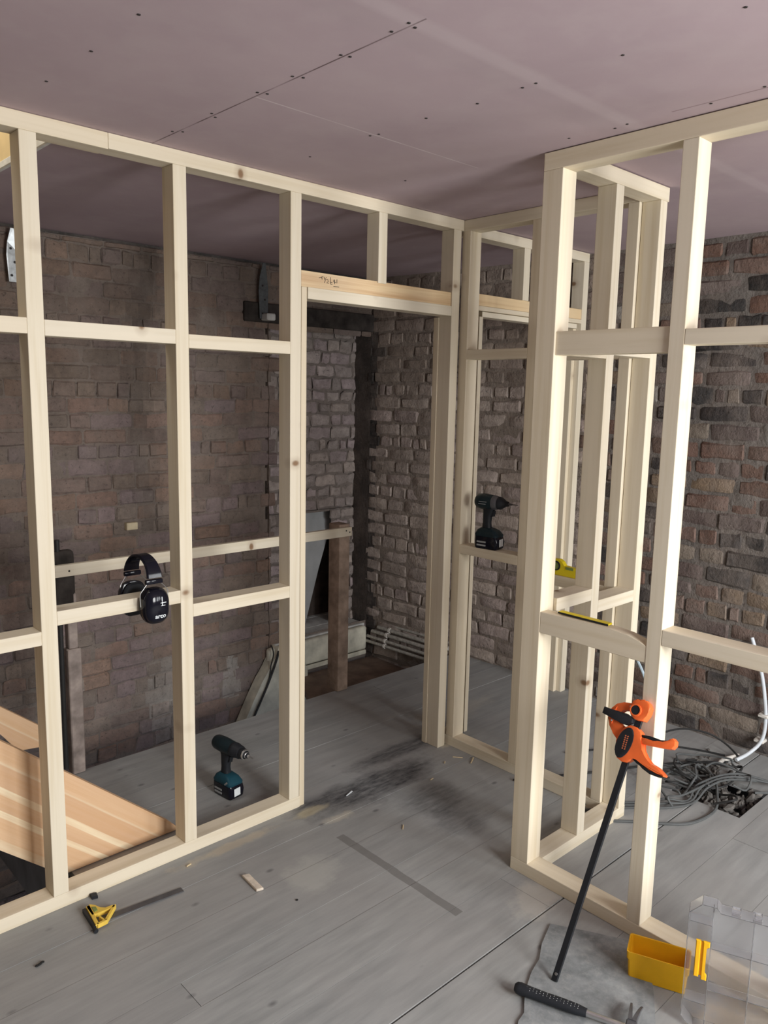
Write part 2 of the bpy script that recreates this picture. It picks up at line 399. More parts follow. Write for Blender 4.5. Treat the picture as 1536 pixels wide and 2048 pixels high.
PAL_G = [(0.23, 0.155, 0.125), (0.20, 0.15, 0.13), (0.19, 0.15, 0.15), (0.21, 0.165, 0.135), (0.25, 0.17, 0.13), (0.19, 0.155, 0.13), (0.215, 0.165, 0.165)]
def dark_bands_g(u, z, c):  # darkens vertical bands of the back wall
    w = math.exp(-((u - 1.98 - 0.05 * math.sin(z * 3)) / 0.075) ** 2) * (0.65 if z > 0.9 else 0.1)
    w = max(w, 0.6 * math.exp(-((u - 1.35) / 0.09) ** 2) * (1 if z < 1.0 else 0))
    return lerp(c, (0.07, 0.055, 0.045), w)
def patch_g(u, z):
    q = noise.noise(Vector((u * 17, z * 17, 1))) * 0.035; u += q; z += q
    if noise.noise(Vector((u * 3.1, z * 2.6, 4))) > 0.18 and z < 0.30 and 1.2 < u < 2.2: return 0.55
    if (abs(u - 2.50) / 0.045) ** 2 + ((z + 0.1) / 0.16) ** 2 < 1: return 0.75
    if (abs(u - 2.08) / 0.09) ** 2 + ((z - 0.10) / 0.06) ** 2 < 1: return 0.6
    return 0
def col_g(u, z, r):
    c = tuple(x * 1.32 for x in lerp(r.choice(PAL_G), (0.22, 0.155, 0.125), 0.1))
    if z > 1.6: c = lerp(c, (0.20, 0.15, 0.115), 0.45)  # upper courses coloured darker, painting in the weaker light near the ceiling
    k = r.uniform(0.86, 1.12); return tuple(x * k for x in c)
def post_g(u, z, c): return dark_bands_g(u, z, lerp(c, (0.40, 0.375, 0.34), patch_g(u, z)))
def mcol_g(u, z, r): return dark_bands_g(u, z, lerp((0.245, 0.20, 0.17), (0.40, 0.375, 0.34), patch_g(u, z)))
PAL_R = [(0.58, 0.49, 0.44), (0.53, 0.45, 0.41), (0.60, 0.51, 0.48), (0.50, 0.43, 0.40), (0.55, 0.45, 0.45)]
def col_r(u, z, r):
    k = r.uniform(0.8, 1.1); return tuple(x * k for x in r.choice(PAL_R))
def mcol_r(u, z, r): return (0.27, 0.23, 0.205)
PAL_F = [(0.032, 0.034, 0.038), (0.045, 0.045, 0.045), (0.20, 0.115, 0.085), (0.30, 0.22, 0.15), (0.24, 0.16, 0.13), (0.16, 0.12, 0.11), (0.30, 0.25, 0.20), (0.055, 0.05, 0.05), (0.22, 0.13, 0.10), (0.19, 0.15, 0.14)]
def col_f(u, z, r):
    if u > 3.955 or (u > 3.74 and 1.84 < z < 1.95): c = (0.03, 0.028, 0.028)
    elif u > 2.35:
        c = lerp(r.choice(PAL_R), (0.42, 0.345, 0.28), 0.5)
        if z > 1.7: c = lerp(c, (0.27, 0.21, 0.16), 0.6)  # same painted-in dimming towards the ceiling
    else:
        c = r.choice(PAL_F)
        c = tuple(x * 0.85 for x in c)
        if r.random() < 0.03: c = (0.36, 0.345, 0.32)
    k = r.uniform(0.85, 1.15); return tuple(x * k for x in c)
def mcol_f(u, z, r):
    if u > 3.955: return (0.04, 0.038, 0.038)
    if u > 2.35: return (0.29, 0.24, 0.20)
    return (0.185, 0.168, 0.152)

# ------------------------------------------------------------------ setting
XR = 3.72
REC = (2.79, 3.60)
def skip_g(u, z): return REC[0] + 0.02 * math.sin(z * 40) < u < 3.7 and 0.06 < z < 2.05
bm = bmesh.new()
mortar(bm, (0, 4.0, 0), (1, 0, 0), (0, -1, 0), -1.2, 3.68, -1.3, 2.385, mcol_g, skip_g)
brick_surface(bm, (0, 4.0, 0), (1, 0, 0), (0, -1, 0), -1.2, 3.68, -1.3, 2.385, col_g, skip_g, seed=11, gap=0.006, post=post_g)
# alcove: upper back face, right reveal, deep lower back face, left broken edge
mortar(bm, (0, 4.15, 0), (1, 0, 0), (0, -1, 0), 2.70, 3.62, 0.03, 2.06, mcol_r, lambda u, z: 3.0 < u < 3.43 and z < 0.86, depth=-0.008)
brick_surface(bm, (0, 4.15, 0), (1, 0, 0), (0, -1, 0), 2.70, 3.62, 0.03, 2.06, col_r, lambda u, z: 3.0 < u < 3.43 and z < 0.86, seed=5, L=0.17, Hh=0.082, rough=0.010, gap=0.016)
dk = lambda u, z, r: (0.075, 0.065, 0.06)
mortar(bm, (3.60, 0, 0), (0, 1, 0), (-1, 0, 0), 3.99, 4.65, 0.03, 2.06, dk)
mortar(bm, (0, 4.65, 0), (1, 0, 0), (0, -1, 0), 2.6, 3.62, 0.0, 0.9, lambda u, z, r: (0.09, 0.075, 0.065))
mortar(bm, (2.78, 0, 0), (0, 1, 0), (1, 0, 0), 3.99, 4.65, 0.03, 2.06, mcol_g)
lay = bm.loops.layers.float_color['Col']
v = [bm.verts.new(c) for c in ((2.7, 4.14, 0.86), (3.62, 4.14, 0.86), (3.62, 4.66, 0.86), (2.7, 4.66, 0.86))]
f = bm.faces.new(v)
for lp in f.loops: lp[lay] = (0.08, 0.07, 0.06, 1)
n0 = len(bm.faces)
bbox(bm, (-1.4, 4.70, -1.4), (3.9, 4.75, 2.5)); bbox(bm, (-1.35, 4.03, 2.17), (3.75, 4.70, 2.46)); bbox(bm, (-1.35, 4.03, -1.35), (2.70, 4.70, 2.17))  # unseen backing slabs added to keep outside light from leaking in
bm.faces.ensure_lookup_table()
for f in bm.faces[n0:]:
    for lp in f.loops: lp[lay] = (0.05, 0.045, 0.04, 1)
wall_back = struct(obj('wall_back', bm, M['brick'], origin=(0, 4, 0)))
bm = bmesh.new(); bbox(bm, (2.60, 3.975, 2.052), (3.66, 4.16, 2.165), 0.006); obj('lintel', bm, M['lintel'], wall_back, smooth=False)['label'] = 'sooty dark timber lintel over the alcove'
bm = bmesh.new(); bbox(bm, (1.842, 3.968, 0.895), (1.905, 4.0, 0.935), 0.003); obj('packing_piece', bm, M['tan'], wall_back, smooth=False)['label'] = 'small tan block set in the brickwork'

bm = bmesh.new()
def f_pt(u): return XR if u < 2.9 else XR - 0.10 * (u - 2.9) / 1.1
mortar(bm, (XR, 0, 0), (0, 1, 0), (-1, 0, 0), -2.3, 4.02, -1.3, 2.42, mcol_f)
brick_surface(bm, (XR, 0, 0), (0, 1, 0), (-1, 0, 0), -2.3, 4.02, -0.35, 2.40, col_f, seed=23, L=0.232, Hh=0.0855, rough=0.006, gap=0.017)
for v in bm.verts:
    if 2.9 < v.co.y < 4.1: v.co.x -= 0.11 * (v.co.y - 2.9) / 1.1
lay = bm.loops.layers.float_color['Col']; n0 = len(bm.faces); bbox(bm, (3.80, -2.4, -1.4), (3.85, 4.72, 2.46)); bm.faces.ensure_lookup_table()  # unseen outer slab added behind the bricks to block stray light
for f in bm.faces[n0:]:
    for lp in f.loops: lp[lay] = (0.05, 0.045, 0.04, 1)
wall_right = struct(obj('wall_right', bm, M['brick'], origin=(XR, 0, 0)))

# rest of the shell behind the camera, with the window openings that light the room
def wall_with_holes(name, x0, x1, holes, y0, y1, z0, z1):
    bm = bmesh.new(); xs = x0
    for a, b in holes:
        bbox(bm, (xs, y0, z0), (a, y1, z1)); bbox(bm, (a, y0, z0), (b, y1, 0.80)); bbox(bm, (a, y0, 2.20), (b, y1, z1)); xs = b
    bbox(bm, (xs, y0, z0), (x1, y1, z1)); return struct(obj(name, bm, M['plaster'], smooth=False, origin=(0, y0, 0)))
wall_with_holes('wall_front', -1.3, XR + 0.1, [(0.85, 1.98), (2.5, 3.4)], -2.10, -1.90, -0.1, 2.45)
for i, (a, b) in enumerate(((0.85, 1.98), (2.5, 3.4))):
    bm = bmesh.new()
    for q in (((a, -2.05, 0.8), (a + 0.05, -1.99, 2.2)), ((b - 0.05, -2.05, 0.8), (b, -1.99, 2.2)), ((a + .05, -2.05, 0.8), (b - .05, -1.99, 0.86)), ((a + .05, -2.05, 2.14), (b - .05, -1.99, 2.2)), ((a + .05, -2.04, 1.47), (b - .05, -2.00, 1.52))): bbox(bm, *q)
    struct(obj('window_%d' % (i + 1), bm, M['gypsum'], smooth=False))
bm = bmesh.new(); bbox(bm, (-1.35, -2.45, -1.35), (-1.2, 4.2, 2.45)); struct(obj('wall_left', bm, M['plaster'], smooth=False))

# floor boards, real gaps, one surface
bm = bmesh.new(); lay = bm.loops.layers.float_color.new('Col')
ys = [-2.0, -1.78, -1.56, -1.34, -1.12, -0.90, -0.68, -0.46, -0.24, -0.02, 0.20, 0.42, 0.64, 0.87, 1.10, 1.3235, 1.53, 1.709, 1.823, 2.02, 2.20, 2.37, 2.46, 2.60, 2.75, 2.90, 3.03, 3.14, 3.234]
rr = random.Random(3)
def board(x0, x1, y0, y1, dz):
    n0 = len(bm.faces); t = rr.uniform(0.93, 1.05); bm.faces.ensure_lookup_table()
    bbox(bm, (x0, y0, -0.028), (x1, y1, dz)); bm.faces.ensure_lookup_table()
    for f in bm.faces[n0:]:
        for lp in f.loops: lp[lay] = (t, t, t * rr.uniform(0.985, 1.0), 1)
for y0, y1 in zip(ys, ys[1:]):
    g = 0.0035 if abs(y1 - 1.3235) < 0.01 else 0.0006; g0 = 0.0035 if abs(y0 - 1.3235) < 0.01 else 0.0006
    xs0 = 0.94 if y0 >= 2.455 else -1.25
    cuts = [xs0]
    for c in ((0.965,) if abs(y0 - 1.709) < 0.01 else (2.03,) if abs(y0 - 1.3235) < 0.01 else (2.9,) if rr.random() < 0.4 else ()): cuts.append(c)
    cuts.append(3.74)
    for a, b in zip(cuts, cuts[1:]):
        lo, hi = y0 + g0, y1 - g
        if a < 3.07 < b and lo < 1.44 and hi > 1.146:      # hole broken through beside the right-hand wall
            dz = rr.uniform(-0.001, 0.001)
            board(a, 3.07, lo, hi, dz); board(3.36, b, lo, hi, dz)
            if lo < 1.146: board(3.07, 3.36, lo, 1.146, dz)
            if hi > 1.44: board(3.07, 3.36, 1.44, hi, dz)
        else: board(a + 0.001, b - 0.001, lo, hi, rr.uniform(-0.001, 0.001))
n0 = len(bm.faces); bbox(bm, (-1.25, -2.3, -0.06), (3.0, 2.46, -0.029)); bbox(bm, (0.94, 2.46, -0.06), (3.74, 3.234, -0.029)); bbox(bm, (3.0, -2.3, -0.06), (3.74, 1.1, -0.029)); bbox(bm, (3.0, 1.46, -0.06), (3.74, 2.46, -0.029))
bbox(bm, (0.94, 3.20, -0.26), (3.74, 3.232, -0.03)); bbox(bm, (-1.2, 2.46, -0.26), (0.94, 2.49, -0.03)); bbox(bm, (0.91, 2.46, -0.26), (0.94, 3.232, -0.03))
bbox(bm, (3.0, 1.1, -0.16), (3.74, 1.5, -0.15))
bm.faces.ensure_lookup_table()
for f in bm.faces[n0:]:
    for lp in f.loops: lp[lay] = (0.25, 0.22, 0.2, 1)
struct(obj('floor', bm, M['floor'], smooth=False, origin=(0, 0, 0)))
bm = bmesh.new(); bbox(bm, (-1.2, 2.4, -1.35), (3.72, 4.0, -1.30)); struct(obj('floor_lower', bm, M['lintel'], smooth=False, origin=(0, 0, -1.35)))  # near-black colour paints in the dimness of the level below

# ceiling with the loft hatch cut in it
bm = bmesh.new()
for a, b in (((-1.2, -2.3), (3.74, 2.50)), ((0.99, 2.50), (3.74, 4.02)), ((-1.2, 2.50), (0.0, 4.02)), ((0.0, 3.40), (0.99, 4.02))):
    bbox(bm, (a[0], a[1], 2.401), (b[0], b[1], 2.414))
ceil = struct(obj('ceiling', bm, M['ceiling'], smooth=False, origin=(0, 0, 0)))
SCR = [(0.800, 1.602), (0.805, 1.845), (1.205, 1.780), (1.205, 1.632), (1.208, 1.456), (1.228, 1.448), (1.207, 1.291), (1.228, 1.243), (1.205, 1.238), (1.228, 1.77), (1.228, 1.62), (1.638, 1.24), (1.638, 1.28), (1.639, 1.009), (1.607, 0.730), (1.633, 1.601), (1.645, 1.429), (2.040, 1.416), (1.628, 1.824), (1.636, 1.795), (1.636, 2.121), (2.053, 1.274), (2.045, 1.232), (1.205, 2.0), (1.228, 2.02), (1.228, 2.2), (1.205, 2.22), (2.05, 1.0), (2.03, 0.86), (2.045, 2.1), (0.80, 2.1), (2.46, 0.9), (2.46, 1.2), (0.39, 1.4)]
for x, y in SCR:
    bm = bmesh.new(); lathe(bm, [(0, 0.0042), (0.0012, 0.0036)], (x, y, 2.401), (0, 0, -1), n=10); obj('screw_head', bm, M['screwdark'], ceil)
# loft lining above the hatch: timber trimmers and ply
bm = bmesh.new(); bbox(bm, (0.99, 2.46, 2.414), (1.03, 3.46, 2.95), 0.002); bbox(bm, (0.0, 3.40, 2.414), (0.99, 3.44, 2.95), 0.002); bbox(bm, (-0.04, 2.46, 2.414), (0.0, 3.46, 2.95)); bbox(bm, (0.0, 2.46, 2.414), (0.99, 2.50, 2.95))
hl = struct(obj('trim_1', bm, M['loft'], smooth=False))
bm = bmesh.new(); bbox(bm, (0.0, 2.50, 2.395), (0.012, 3.4, 2.42)); bbox(bm, (0.975, 2.50, 2.393), (0.992, 3.4, 2.418), 0.003); bbox(bm, (0.012, 3.385, 2.395), (0.975, 3.4, 2.42)); struct(obj('trim_2', bm, M['gypsum'], smooth=False))

# stairwell: half landing, painted stair side
t = thing('winder_landing', 'grey-white painted boarded landing with a cream nosing at the foot of the brick alcove', 'landing', (3.2, 4.2, -0.18))
for y0, y1 in ((3.985, 4.14), (4.143, 4.32), (4.323, 4.64)): box('tread_board', (2.80, y0, 0.022), (3.58, y1, 0.05), M['boards'], t, 0.003)
bm = bmesh.new(); bbox(bm, (2.74, 3.93, -0.125), (3.56, 3.985, 0.045), 0.02, 3); obj('nosing_board', bm, M['cream'], t)
box('lower_trim', (2.80, 3.915, -0.15), (3.54, 3.93, -0.12), M['cream'], t, 0.004)
bm = bmesh.new(); prism(bm, [(2.62, 3.24), (3.6, 3.24), (3.6, 3.93), (2.95, 3.93)], -0.22, -0.18, lambda u, v, q: (u, v, q), 0.003); obj('lower_winder_step', bm, M['brown'], t, smooth=False)
bm = bmesh.new()
prism(bm, [(2.79, 0.06), (2.765, 0.0), (2.72, -0.06), (2.66, -0.14), (2.60, -0.24), (2.54, -0.35), (2.45, -0.52), (2.36, -0.72), (2.40, -1.2), (3.02, -1.2), (3.02, -0.12), (2.86, 0.0)], 3.90, 3.985, lambda u, v, q: (u, q, v), 0.006)
obj('stair_side', bm, M['cream'], t, smooth=False)['label'] = 'curved off-white stair side'
bm = bmesh.new(); tube(bm, [(2.77, 3.88, 0.045), (2.755, 3.885, -0.02), (2.70, 3.885, -0.14), (2.64, 3.885, -0.25), (2.58, 3.885, -0.36), (2.50, 3.885, -0.55)], 0.007, 8, 4)
tube(bm, [(2.72, 3.885, 0.09), (2.735, 3.885, 0.03), (2.715, 3.885, -0.04), (2.70, 3.885, -0.13), (2.585, 3.888, -0.352)], 0.004, 6, 4)
tag(obj('black_cable', bm, M['cabledark']), 'black cable running down the off-white curved stair side', 'cable')
bm = bmesh.new(); prism(bm, [(2.86, 0.051), (3.25, 0.051), (3.281, 0.157), (3.36, 0.42), (3.433, 0.628), (3.50, 0.855), (2.86, 0.855)], 4.232, 4.246, lambda u, v, q: (u, q, v), 0.001)
tag(obj('grey_sheet', bm, M['greyboard'], smooth=False), 'smooth grey sheet with a slanted edge standing at the back of the alcove', 'sheet')
bm = bmesh.new(); prism(bm, [(3.30, 0.05), (3.58, 0.05), (3.56, 0.45), (3.48, 0.86), (3.20, 0.86)], 4.36, 4.38, lambda u, v, q: (u, q, v), 0.001)
tag(obj('dark_board', bm, M['darkboard'], smooth=False), 'dark stained board leaning behind the old newel post in the alcove', 'board')

# ------------------------------------------------------------------ stud partitions
PG = 'bare pine stud partitions'
T = lambda *a, **k: timber(*a, **k)
A = thing('stud_partition', 'long pale pine stud frame on the left, with the near doorway and the ear defenders on its rail', 'stud partition', (1.5, 2.40, 0), PG)
YA0, YA1 = 2.366, 2.438
T('sole_plate', (-0.6, YA0, 0), (1.793, YA1, 0.047), A)
T('top_plate', (-0.6, YA0, 2.353), (1.075, YA1, 2.40), A); T('top_plate', (1.0755, YA0, 2.355), (2.667, YA1, 2.40), A)
for x0, x1, zt in ((0.36, 0.405, 2.353), (0.819, 0.867, 2.353), (1.283, 1.330, 2.355), (1.741, 1.789, 2.355)): T('stud', (x0, YA0, 0.047), (x1, YA1, zt), A)
T('stud', (2.604, YA0, 0), (2.652, YA1, 2.355), A)
T('stud', (2.600, YA1 + 0.0005, 0), (2.645, YA1 + 0.030, 1.99), A)
for z0, z1, x0, x1 in ((1.803, 1.848, -0.05, 0.36), (1.803, 1.848, 0.405, 0.819), (1.800, 1.846, 0.867, 1.283), (1.789, 1.834, 1.330, 1.741), (0.880, 0.923, 0.405, 0.819), (0.880, 0.923, -0.05, 0.36), (0.933, 0.978, 0.867, 1.283), (0.876, 0.922, 1.330, 1.741)):
    T('nogging', (x0, YA0, z0), (x1, YA1, z1), A)
T('cripple_stud', (2.168, YA0, 2.085), (2.213, YA1, 2.355), A)
hd = T('door_header', (1.793, YA0 + 0.006, 2.034), (2.603, YA0 + 0.050, 2.092), A, mat=PINE_WARM); hd['label'] = 'door header with pencilled marks and brown waney edge'
T('door_head_lining', (1.820, YA0, 1.992), (2.603, YA1, 2.034), A)
T('door_jamb', (1.7935, YA0 + 0.004, 0), (1.8185, YA1, 2.034), A)
# scribbled timber mark on the header
bm = bmesh.new()
def strk(pts, r=0.0011):
    tube(bm, [(1.875 + u * 0.0021, YA0 + 0.0055, 2.064 + v * 0.0021) for u, v in pts], r, 5)
for s in ([(0, 4), (5, 6), (9, 7)], [(6, 6), (7, 2)], [(11, 7), (14, 1), (12, -3)], [(17, 7), (13, 3), (20, 3), (21, 0), (17, -3), (22, -3)], [(26, 8), (26, -4), (30, -4)], [(26, -1), (30, -1)], [(34, 4), (33, 1), (38, 0)], [(35, 5), (36, -3)], [(41, 6), (41, -1)], [(33, -7), (46, -7)]): strk(s)
obj('pencil_marks', bm, M['screwdark'], A)['label'] = 'scribbled letters'

B = thing('stud_partition', 'pine stud frame running right from the far end of the long frame, black impact driver on its rail', 'stud partition', (2.70, 2.0, 0), PG)
XB0, XB1 = 2.669, 2.741
T('top_plate', (XB0, 1.536, 2.353), (XB1, 2.438, 2.40), B); T('sole_plate', (XB0, 1.536, 0), (XB1, 2.438, 0.047), B)
for y0, y1 in ((2.329, 2.374), (1.958, 2.003), (1.537, 1.582)): T('stud', (XB0, y0, 0.047), (XB1, y1, 2.353), B)
for y0, y1, z0, z1 in ((2.003, 2.329, 1.808, 1.85), (2.003, 2.329, 0.938, 0.98), (1.582, 1.958, 0.888, 0.932), (1.582, 1.958, 1.80, 1.845)): T('nogging', (XB0, y0, z0), (XB1, y1, z1), B)

Cc = thing('stud_partition', 'pine stud frame nearest the camera on the right, orange clamp leaning on it', 'stud partition', (2.14, 1.0, 0), PG)
XC0, XC1 = 2.105, 2.178
T('top_plate', (XC0, -0.1, 2.345), (XC1, 1.548, 2.398), Cc); T('sole_plate', (XC0, -0.1, 0), (XC1, 1.548, 0.047), Cc)
T('corner_post', (XC0, 1.476, 0.047), (XC1, 1.548, 2.345), Cc)
for y0, y1 in ((1.050, 1.096), (0.59, 0.636), (0.13, 0.176)): T('stud', (XC0, y0, 0.047), (XC1, y1, 2.345), Cc)
T('nogging', (XC0 + 0.008, 1.096, 1.785), (XC0 + 0.053, 1.476, 1.858), Cc)
bm = bmesh.new()     # lower rail with a bowed waney top edge
prism(bm, [(1.476, 0.882), (1.476, 0.953), (1.38, 0.954), (1.30, 0.955), (1.22, 0.956), (1.16, 0.951), (1.12, 0.941), (1.096, 0.932), (1.096, 0.880)], XC0 + 0.001, XC0 + 0.046, lambda u, v, q: (q, u, v), 0.002)
obj('nogging', bm, PINE[1], Cc, smooth=False)
for y0, y1 in ((0.636, 1.050), (0.176, 0.59)):
    T('nogging', (XC0, y0, 1.805), (XC1, y1, 1.848), Cc); T('nogging', (XC0, y0, 0.946), (XC1, y1, 0.993), Cc)

D = thing('stud_partition', 'short pine return frame running back from the corner post of the nearest frame', 'stud partition', (2.45, 1.5, 0), PG)
YD0, YD1 = 1.463, 1.535
T('top_plate', (XC1 + 0.001, YD0, 2.350), (2.741, YD1, 2.398), D); T('sole_plate', (XC1 + 0.001, YD0, 0), (2.733, YD1, 0.047), D)
for x0, x1 in ((2.392, 2.438), (2.685, 2.731)): T('stud', (x0, YD0, 0.047), (x1, YD1, 2.350), D)
for x0, x1, z0, z1 in ((XC1 + 0.001, 2.392, 0.945, 0.988), (2.438, 2.685, 0.893, 0.938), (XC1 + 0.001, 2.392, 1.786, 1.83), (2.438, 2.685, 1.800, 1.845)): T('nogging', (x0, YD0, z0), (x1, YD1, z1), D)

E_ = thing('stud_partition', 'far pine stud frame with a second doorway, seen through the other frames', 'stud partition', (3.2, 2.44, 0), PG)
YE0, YE1 = 2.398, 2.470
T('top_plate', (XB1 + 0.001, YE0, 2.353), (3.70, YE1, 2.398), E_)
T('stud', (2.776, YE0, 0), (2.822, YE1, 2.353), E_)
T('stud', (3.655, YE0, 0), (3.700, YE1, 2.353), E_)
T('cripple_stud', (3.143, YE0, 2.11), (3.190, YE1, 2.353), E_)
T('door_header', (2.822, YE0 + 0.004, 2.058), (3.655, YE0 + 0.05, 2.110), E_, mat=PINE_WARM)['label'] = 'reddish-brown door header'
T('door_head_lining', (2.822, YE0, 2.036), (3.655, YE1, 2.057), E_)
T('door_head_stop', (2.860, YE0 + 0.01, 2.010), (3.63, YE1, 2.034), E_)
T('door_jamb', (2.834, YE0 + 0.004, 0), (2.859, YE1, 2.010), E_)
T('door_jamb', (3.628, YE0 + 0.030, 0), (3.654, YE1 + 0.025, 2.010), E_)

# ------------------------------------------------------------------ stairs going up at the left
def slope_piece(name, pts, y0, y1, mat, label, cat):
    """board lying in a plane y=const; its own x axis follows its 41 degree slope so the grain runs along it"""
    bm = bmesh.new(); prism(bm, pts, y0, y1, lambda u, v, q: (u, q, v), 0.003, 2)
    ang = math.atan2(0.862, 1.0)
    org = Vector((pts[0][0], y0, pts[0][1]))
    bmesh.ops.translate(bm, verts=bm.verts, vec=-org)
    bmesh.ops.rotate(bm, verts=bm.verts, cent=(0, 0, 0), matrix=Matrix.Rotation(-ang, 3, 'Y'))
    o = obj(name, bm, mat, smooth=False, origin=(0, 0, 0))
    o.location = org; o.rotation_euler = (0, ang, 0); return tag(o, label, cat)
slope_piece('stair_string', [(1.352, 0.001), (1.310, 0.046), (0.739, 0.538), (-0.80, 1.863), (-0.80, 1.495), (0.721, 0.169), (0.866, 0.042), (0.914, 0.001)], 2.535, 2.566, M['panel'], 'broad honey-coloured laminated board sloping down to the floor behind the left frame', 'stair string')
slope_piece('stair_string', [(1.084, 0.270), (0.935, 0.393), (-0.80, 1.83), (-0.80, 1.55), (0.90, 0.32), (0.965, 0.225), (1.00, 0.193), (1.082, 0.184)], 3.175, 3.205, M['panel'], 'second sloping pine board at the left edge, further back, its end cut square', 'stair string')

# ------------------------------------------------------------------ stairwell guard
P1 = thing('newel_post', 'thick rough brown post at the right end of the handrail, standing on the stairwell edge', 'post', (2.74, 3.25, 0))
bm = bmesh.new(); bbox(bm, (2.690, 3.208, 0), (2.765, 3.300, 0.945), 0.006, 2)
obj('post', bm, M['newel'], P1)
P2 = thing('newel_post', 'scuffed mauve-brown post at the left end of the handrail beside the black pipe', 'post', (1.24, 3.26, 0))
bm = bmesh.new(); bbox(bm, (1.215, 3.208, 0.0), (1.272, 3.262, 0.56), 0.005); bbox(bm, (1.222, 3.214, 0.56), (1.262, 3.258, 0.80), 0.004); obj('post', bm, M['newelgrey'], P2)
bm = bmesh.new(); bbox(bm, (1.175, 3.212, 0.72), (1.262, 3.262, 0.985), 0.02, 3); obj('post_cap', bm, M['lintel'], P2)['label'] = 'blackened rounded top'
bm = bmesh.new(); lathe(bm, [(0, 0.010), (1.0, 0.010)], (1.196, 3.232, 0.03), (0, 0, 1), n=12); tag(obj('black_pipe', bm, M['cabledark']), 'thin upright black pipe against the left handrail post', 'pipe')
R = thing('handrail', 'pale pine batten nailed between the two old posts along the stairwell', 'handrail', (2.0, 3.19, 0.88))
T('batten', (1.165, 3.180, 0.883), (2.755, 3.205, 0.932), R, mat=PINE[0])
for x, z in ((2.715, 0.915), (2.74, 0.905), (1.222, 0.905)):
    bm = bmesh.new(); lathe(bm, [(0, 0.0045), (0.002, 0.003)], (x, 3.180, z), (0, -1, 0), n=8); obj('nail_head', bm, M['screwdark'], R)

# ------------------------------------------------------------------ restraint straps on the back wall
def strap(x, z0, z1, mat, label, w=0.05):
    t = thing('restraint_strap', label, 'metal strap', (x, 3.97, z0))
    bm = bmesh.new()
    prof = [(-w * .42, z0), (w * .5, z0), (w * .55, z0 + (z1 - z0) * 0.55), (w * .38, z0 + (z1 - z0) * 0.78), (w * .15, z1), (-w * .15, z1), (-w * .45, z0 + (z1 - z0) * 0.75), (-w * .55, z0 + (z1 - z0) * 0.5)]
    prism(bm, prof, 3.955, 3.960, lambda u, v, q: (x + u, q - 0.03 * max(0, (v - z0) / (z1 - z0) - 0.7), v), 0.001)
    obj('strap', bm, mat, t, smooth=False)
    for k in range(3):
        bm = bmesh.new(); lathe(bm, [(0, 0.006), (0.0015, 0.006)], (x + (0.008 if k % 2 else -0.008), 3.9535, z0 + 0.03 + k * (z1 - z0) * 0.25), (0, -1, 0), n=8); obj('fixing_hole', bm, M['screwdark'], t)
strap(1.318, 2.13, 2.372, M['galv'], 'bright galvanised strap on the brickwork near the ceiling at the far left')
strap(2.715, 2.07, 2.385, M['galvdark'], 'dull dark metal strap on the brickwork near the ceiling by the second frame bay', 0.06)
bm = bmesh.new(); bbox(bm, (2.705, 3.90, 2.06), (2.765, 3.97, 2.10), 0.006); 
tag(obj('plaster_lump', bm, M['boards'], smooth=False), 'pale grey lump at the foot of the dull dark strap', 'plaster')

# ------------------------------------------------------------------ pipes at the foot of the right wall
for i, (x, z, r) in enumerate(((3.560, -0.065, 0.011), (3.565, -0.03, 0.011), (3.580, 0.008, 0.013), (3.608, 0.036, 0.014), (3.625, 0.066, 0.009))):
    L = ('lowest', 'second lowest', 'middle', 'second highest', 'highest')[i]
    t = thing('heating_pipe', L + ' of the five grey pipes clipped along the foot of the brick wall', 'pipe', (x, 3.6, z), 'pipes by the stairwell')
    bm = bmesh.new(); lathe(bm, [(0, r), (0.72 - 0.03 * i, r)], (x + 0.045, 3.25, z), (-0.06, 1, 0), n=12); obj('tube', bm, M['pipe'], t)
    if i < 4:
        for y in (3.36, 3.76):
            bm = bmesh.new(); lathe(bm, [(0, r + 0.005), (0.016, r + 0.005)], (x + 0.045 - 0.06 * (y - 3.25), y, z), (-0.06, 1, 0), n=12); obj('pipe_clip', bm, M['clip'], t)

# ------------------------------------------------------------------ conduit, cables and rubble on the right
bm = bmesh.new(); tube(bm, [(3.695, 1.40, 0.56), (3.69, 1.345, 0.42), (3.685, 1.315, 0.30), (3.685, 1.30, 0.18), (3.67, 1.305, 0.09), (3.62, 1.335, 0.035), (3.54, 1.36, 0.016)], 0.0085, 12, 5)
t = thing('conduit', 'pale grey-white bendy conduit clipped down the brick wall at the right edge', 'conduit', (3.6, 1.35, 0)); obj('tube', bm, M['conduit'], t)
for z, y in ((0.20, 1.302), (0.075, 1.31)):
    bm = bmesh.new(); bbox(bm, (3.665, y - 0.016, z), (3.712, y + 0.030, z + 0.016), 0.004); obj('conduit_clip', bm, M['clip'], t)
bm = bmesh.new(); tube(bm, [(3.60, 1.375, 0.014), (3.49, 1.40, 0.016), (3.42, 1.39, 0.02)], 0.010, 10, 4); tag(obj('cable_stub', bm, M['clip']), 'short white cable end lying in the dark cable tangle', 'cable')
bm = bmesh.new(); tube(bm, [(2.742, 1.571, 0.7030000000000001), (2.8, 1.511, 0.653), (2.8, 1.486, 0.62), (2.8, 1.46, 0.578), (2.8, 1.427, 0.511), (2.8, 1.396, 0.438)], 0.006, 8, 5); tag(obj('blue_cable', bm, M['bluecable']), 'pale blue cable glimpsed under the lower rail of the nearest frame', 'cable')
def cable(pts, r, label, mat='cable', group=None):
    bm = bmesh.new(); tube(bm, pts, r, 7, 6); tag(obj('cable', bm, M[mat]), label, 'cable', group)
cable([(2.60, 1.52, 0.006), (2.70, 1.42, 0.006), (2.79, 1.32, 0.006), (2.88, 1.25, 0.006), (3.03, 1.23, 0.008), (3.14, 1.27, 0.03), (3.24, 1.33, 0.04), (3.32, 1.42, 0.04)], 0.0058, 'grey cable making the widest low loop on the floor, left of the rubble hole')
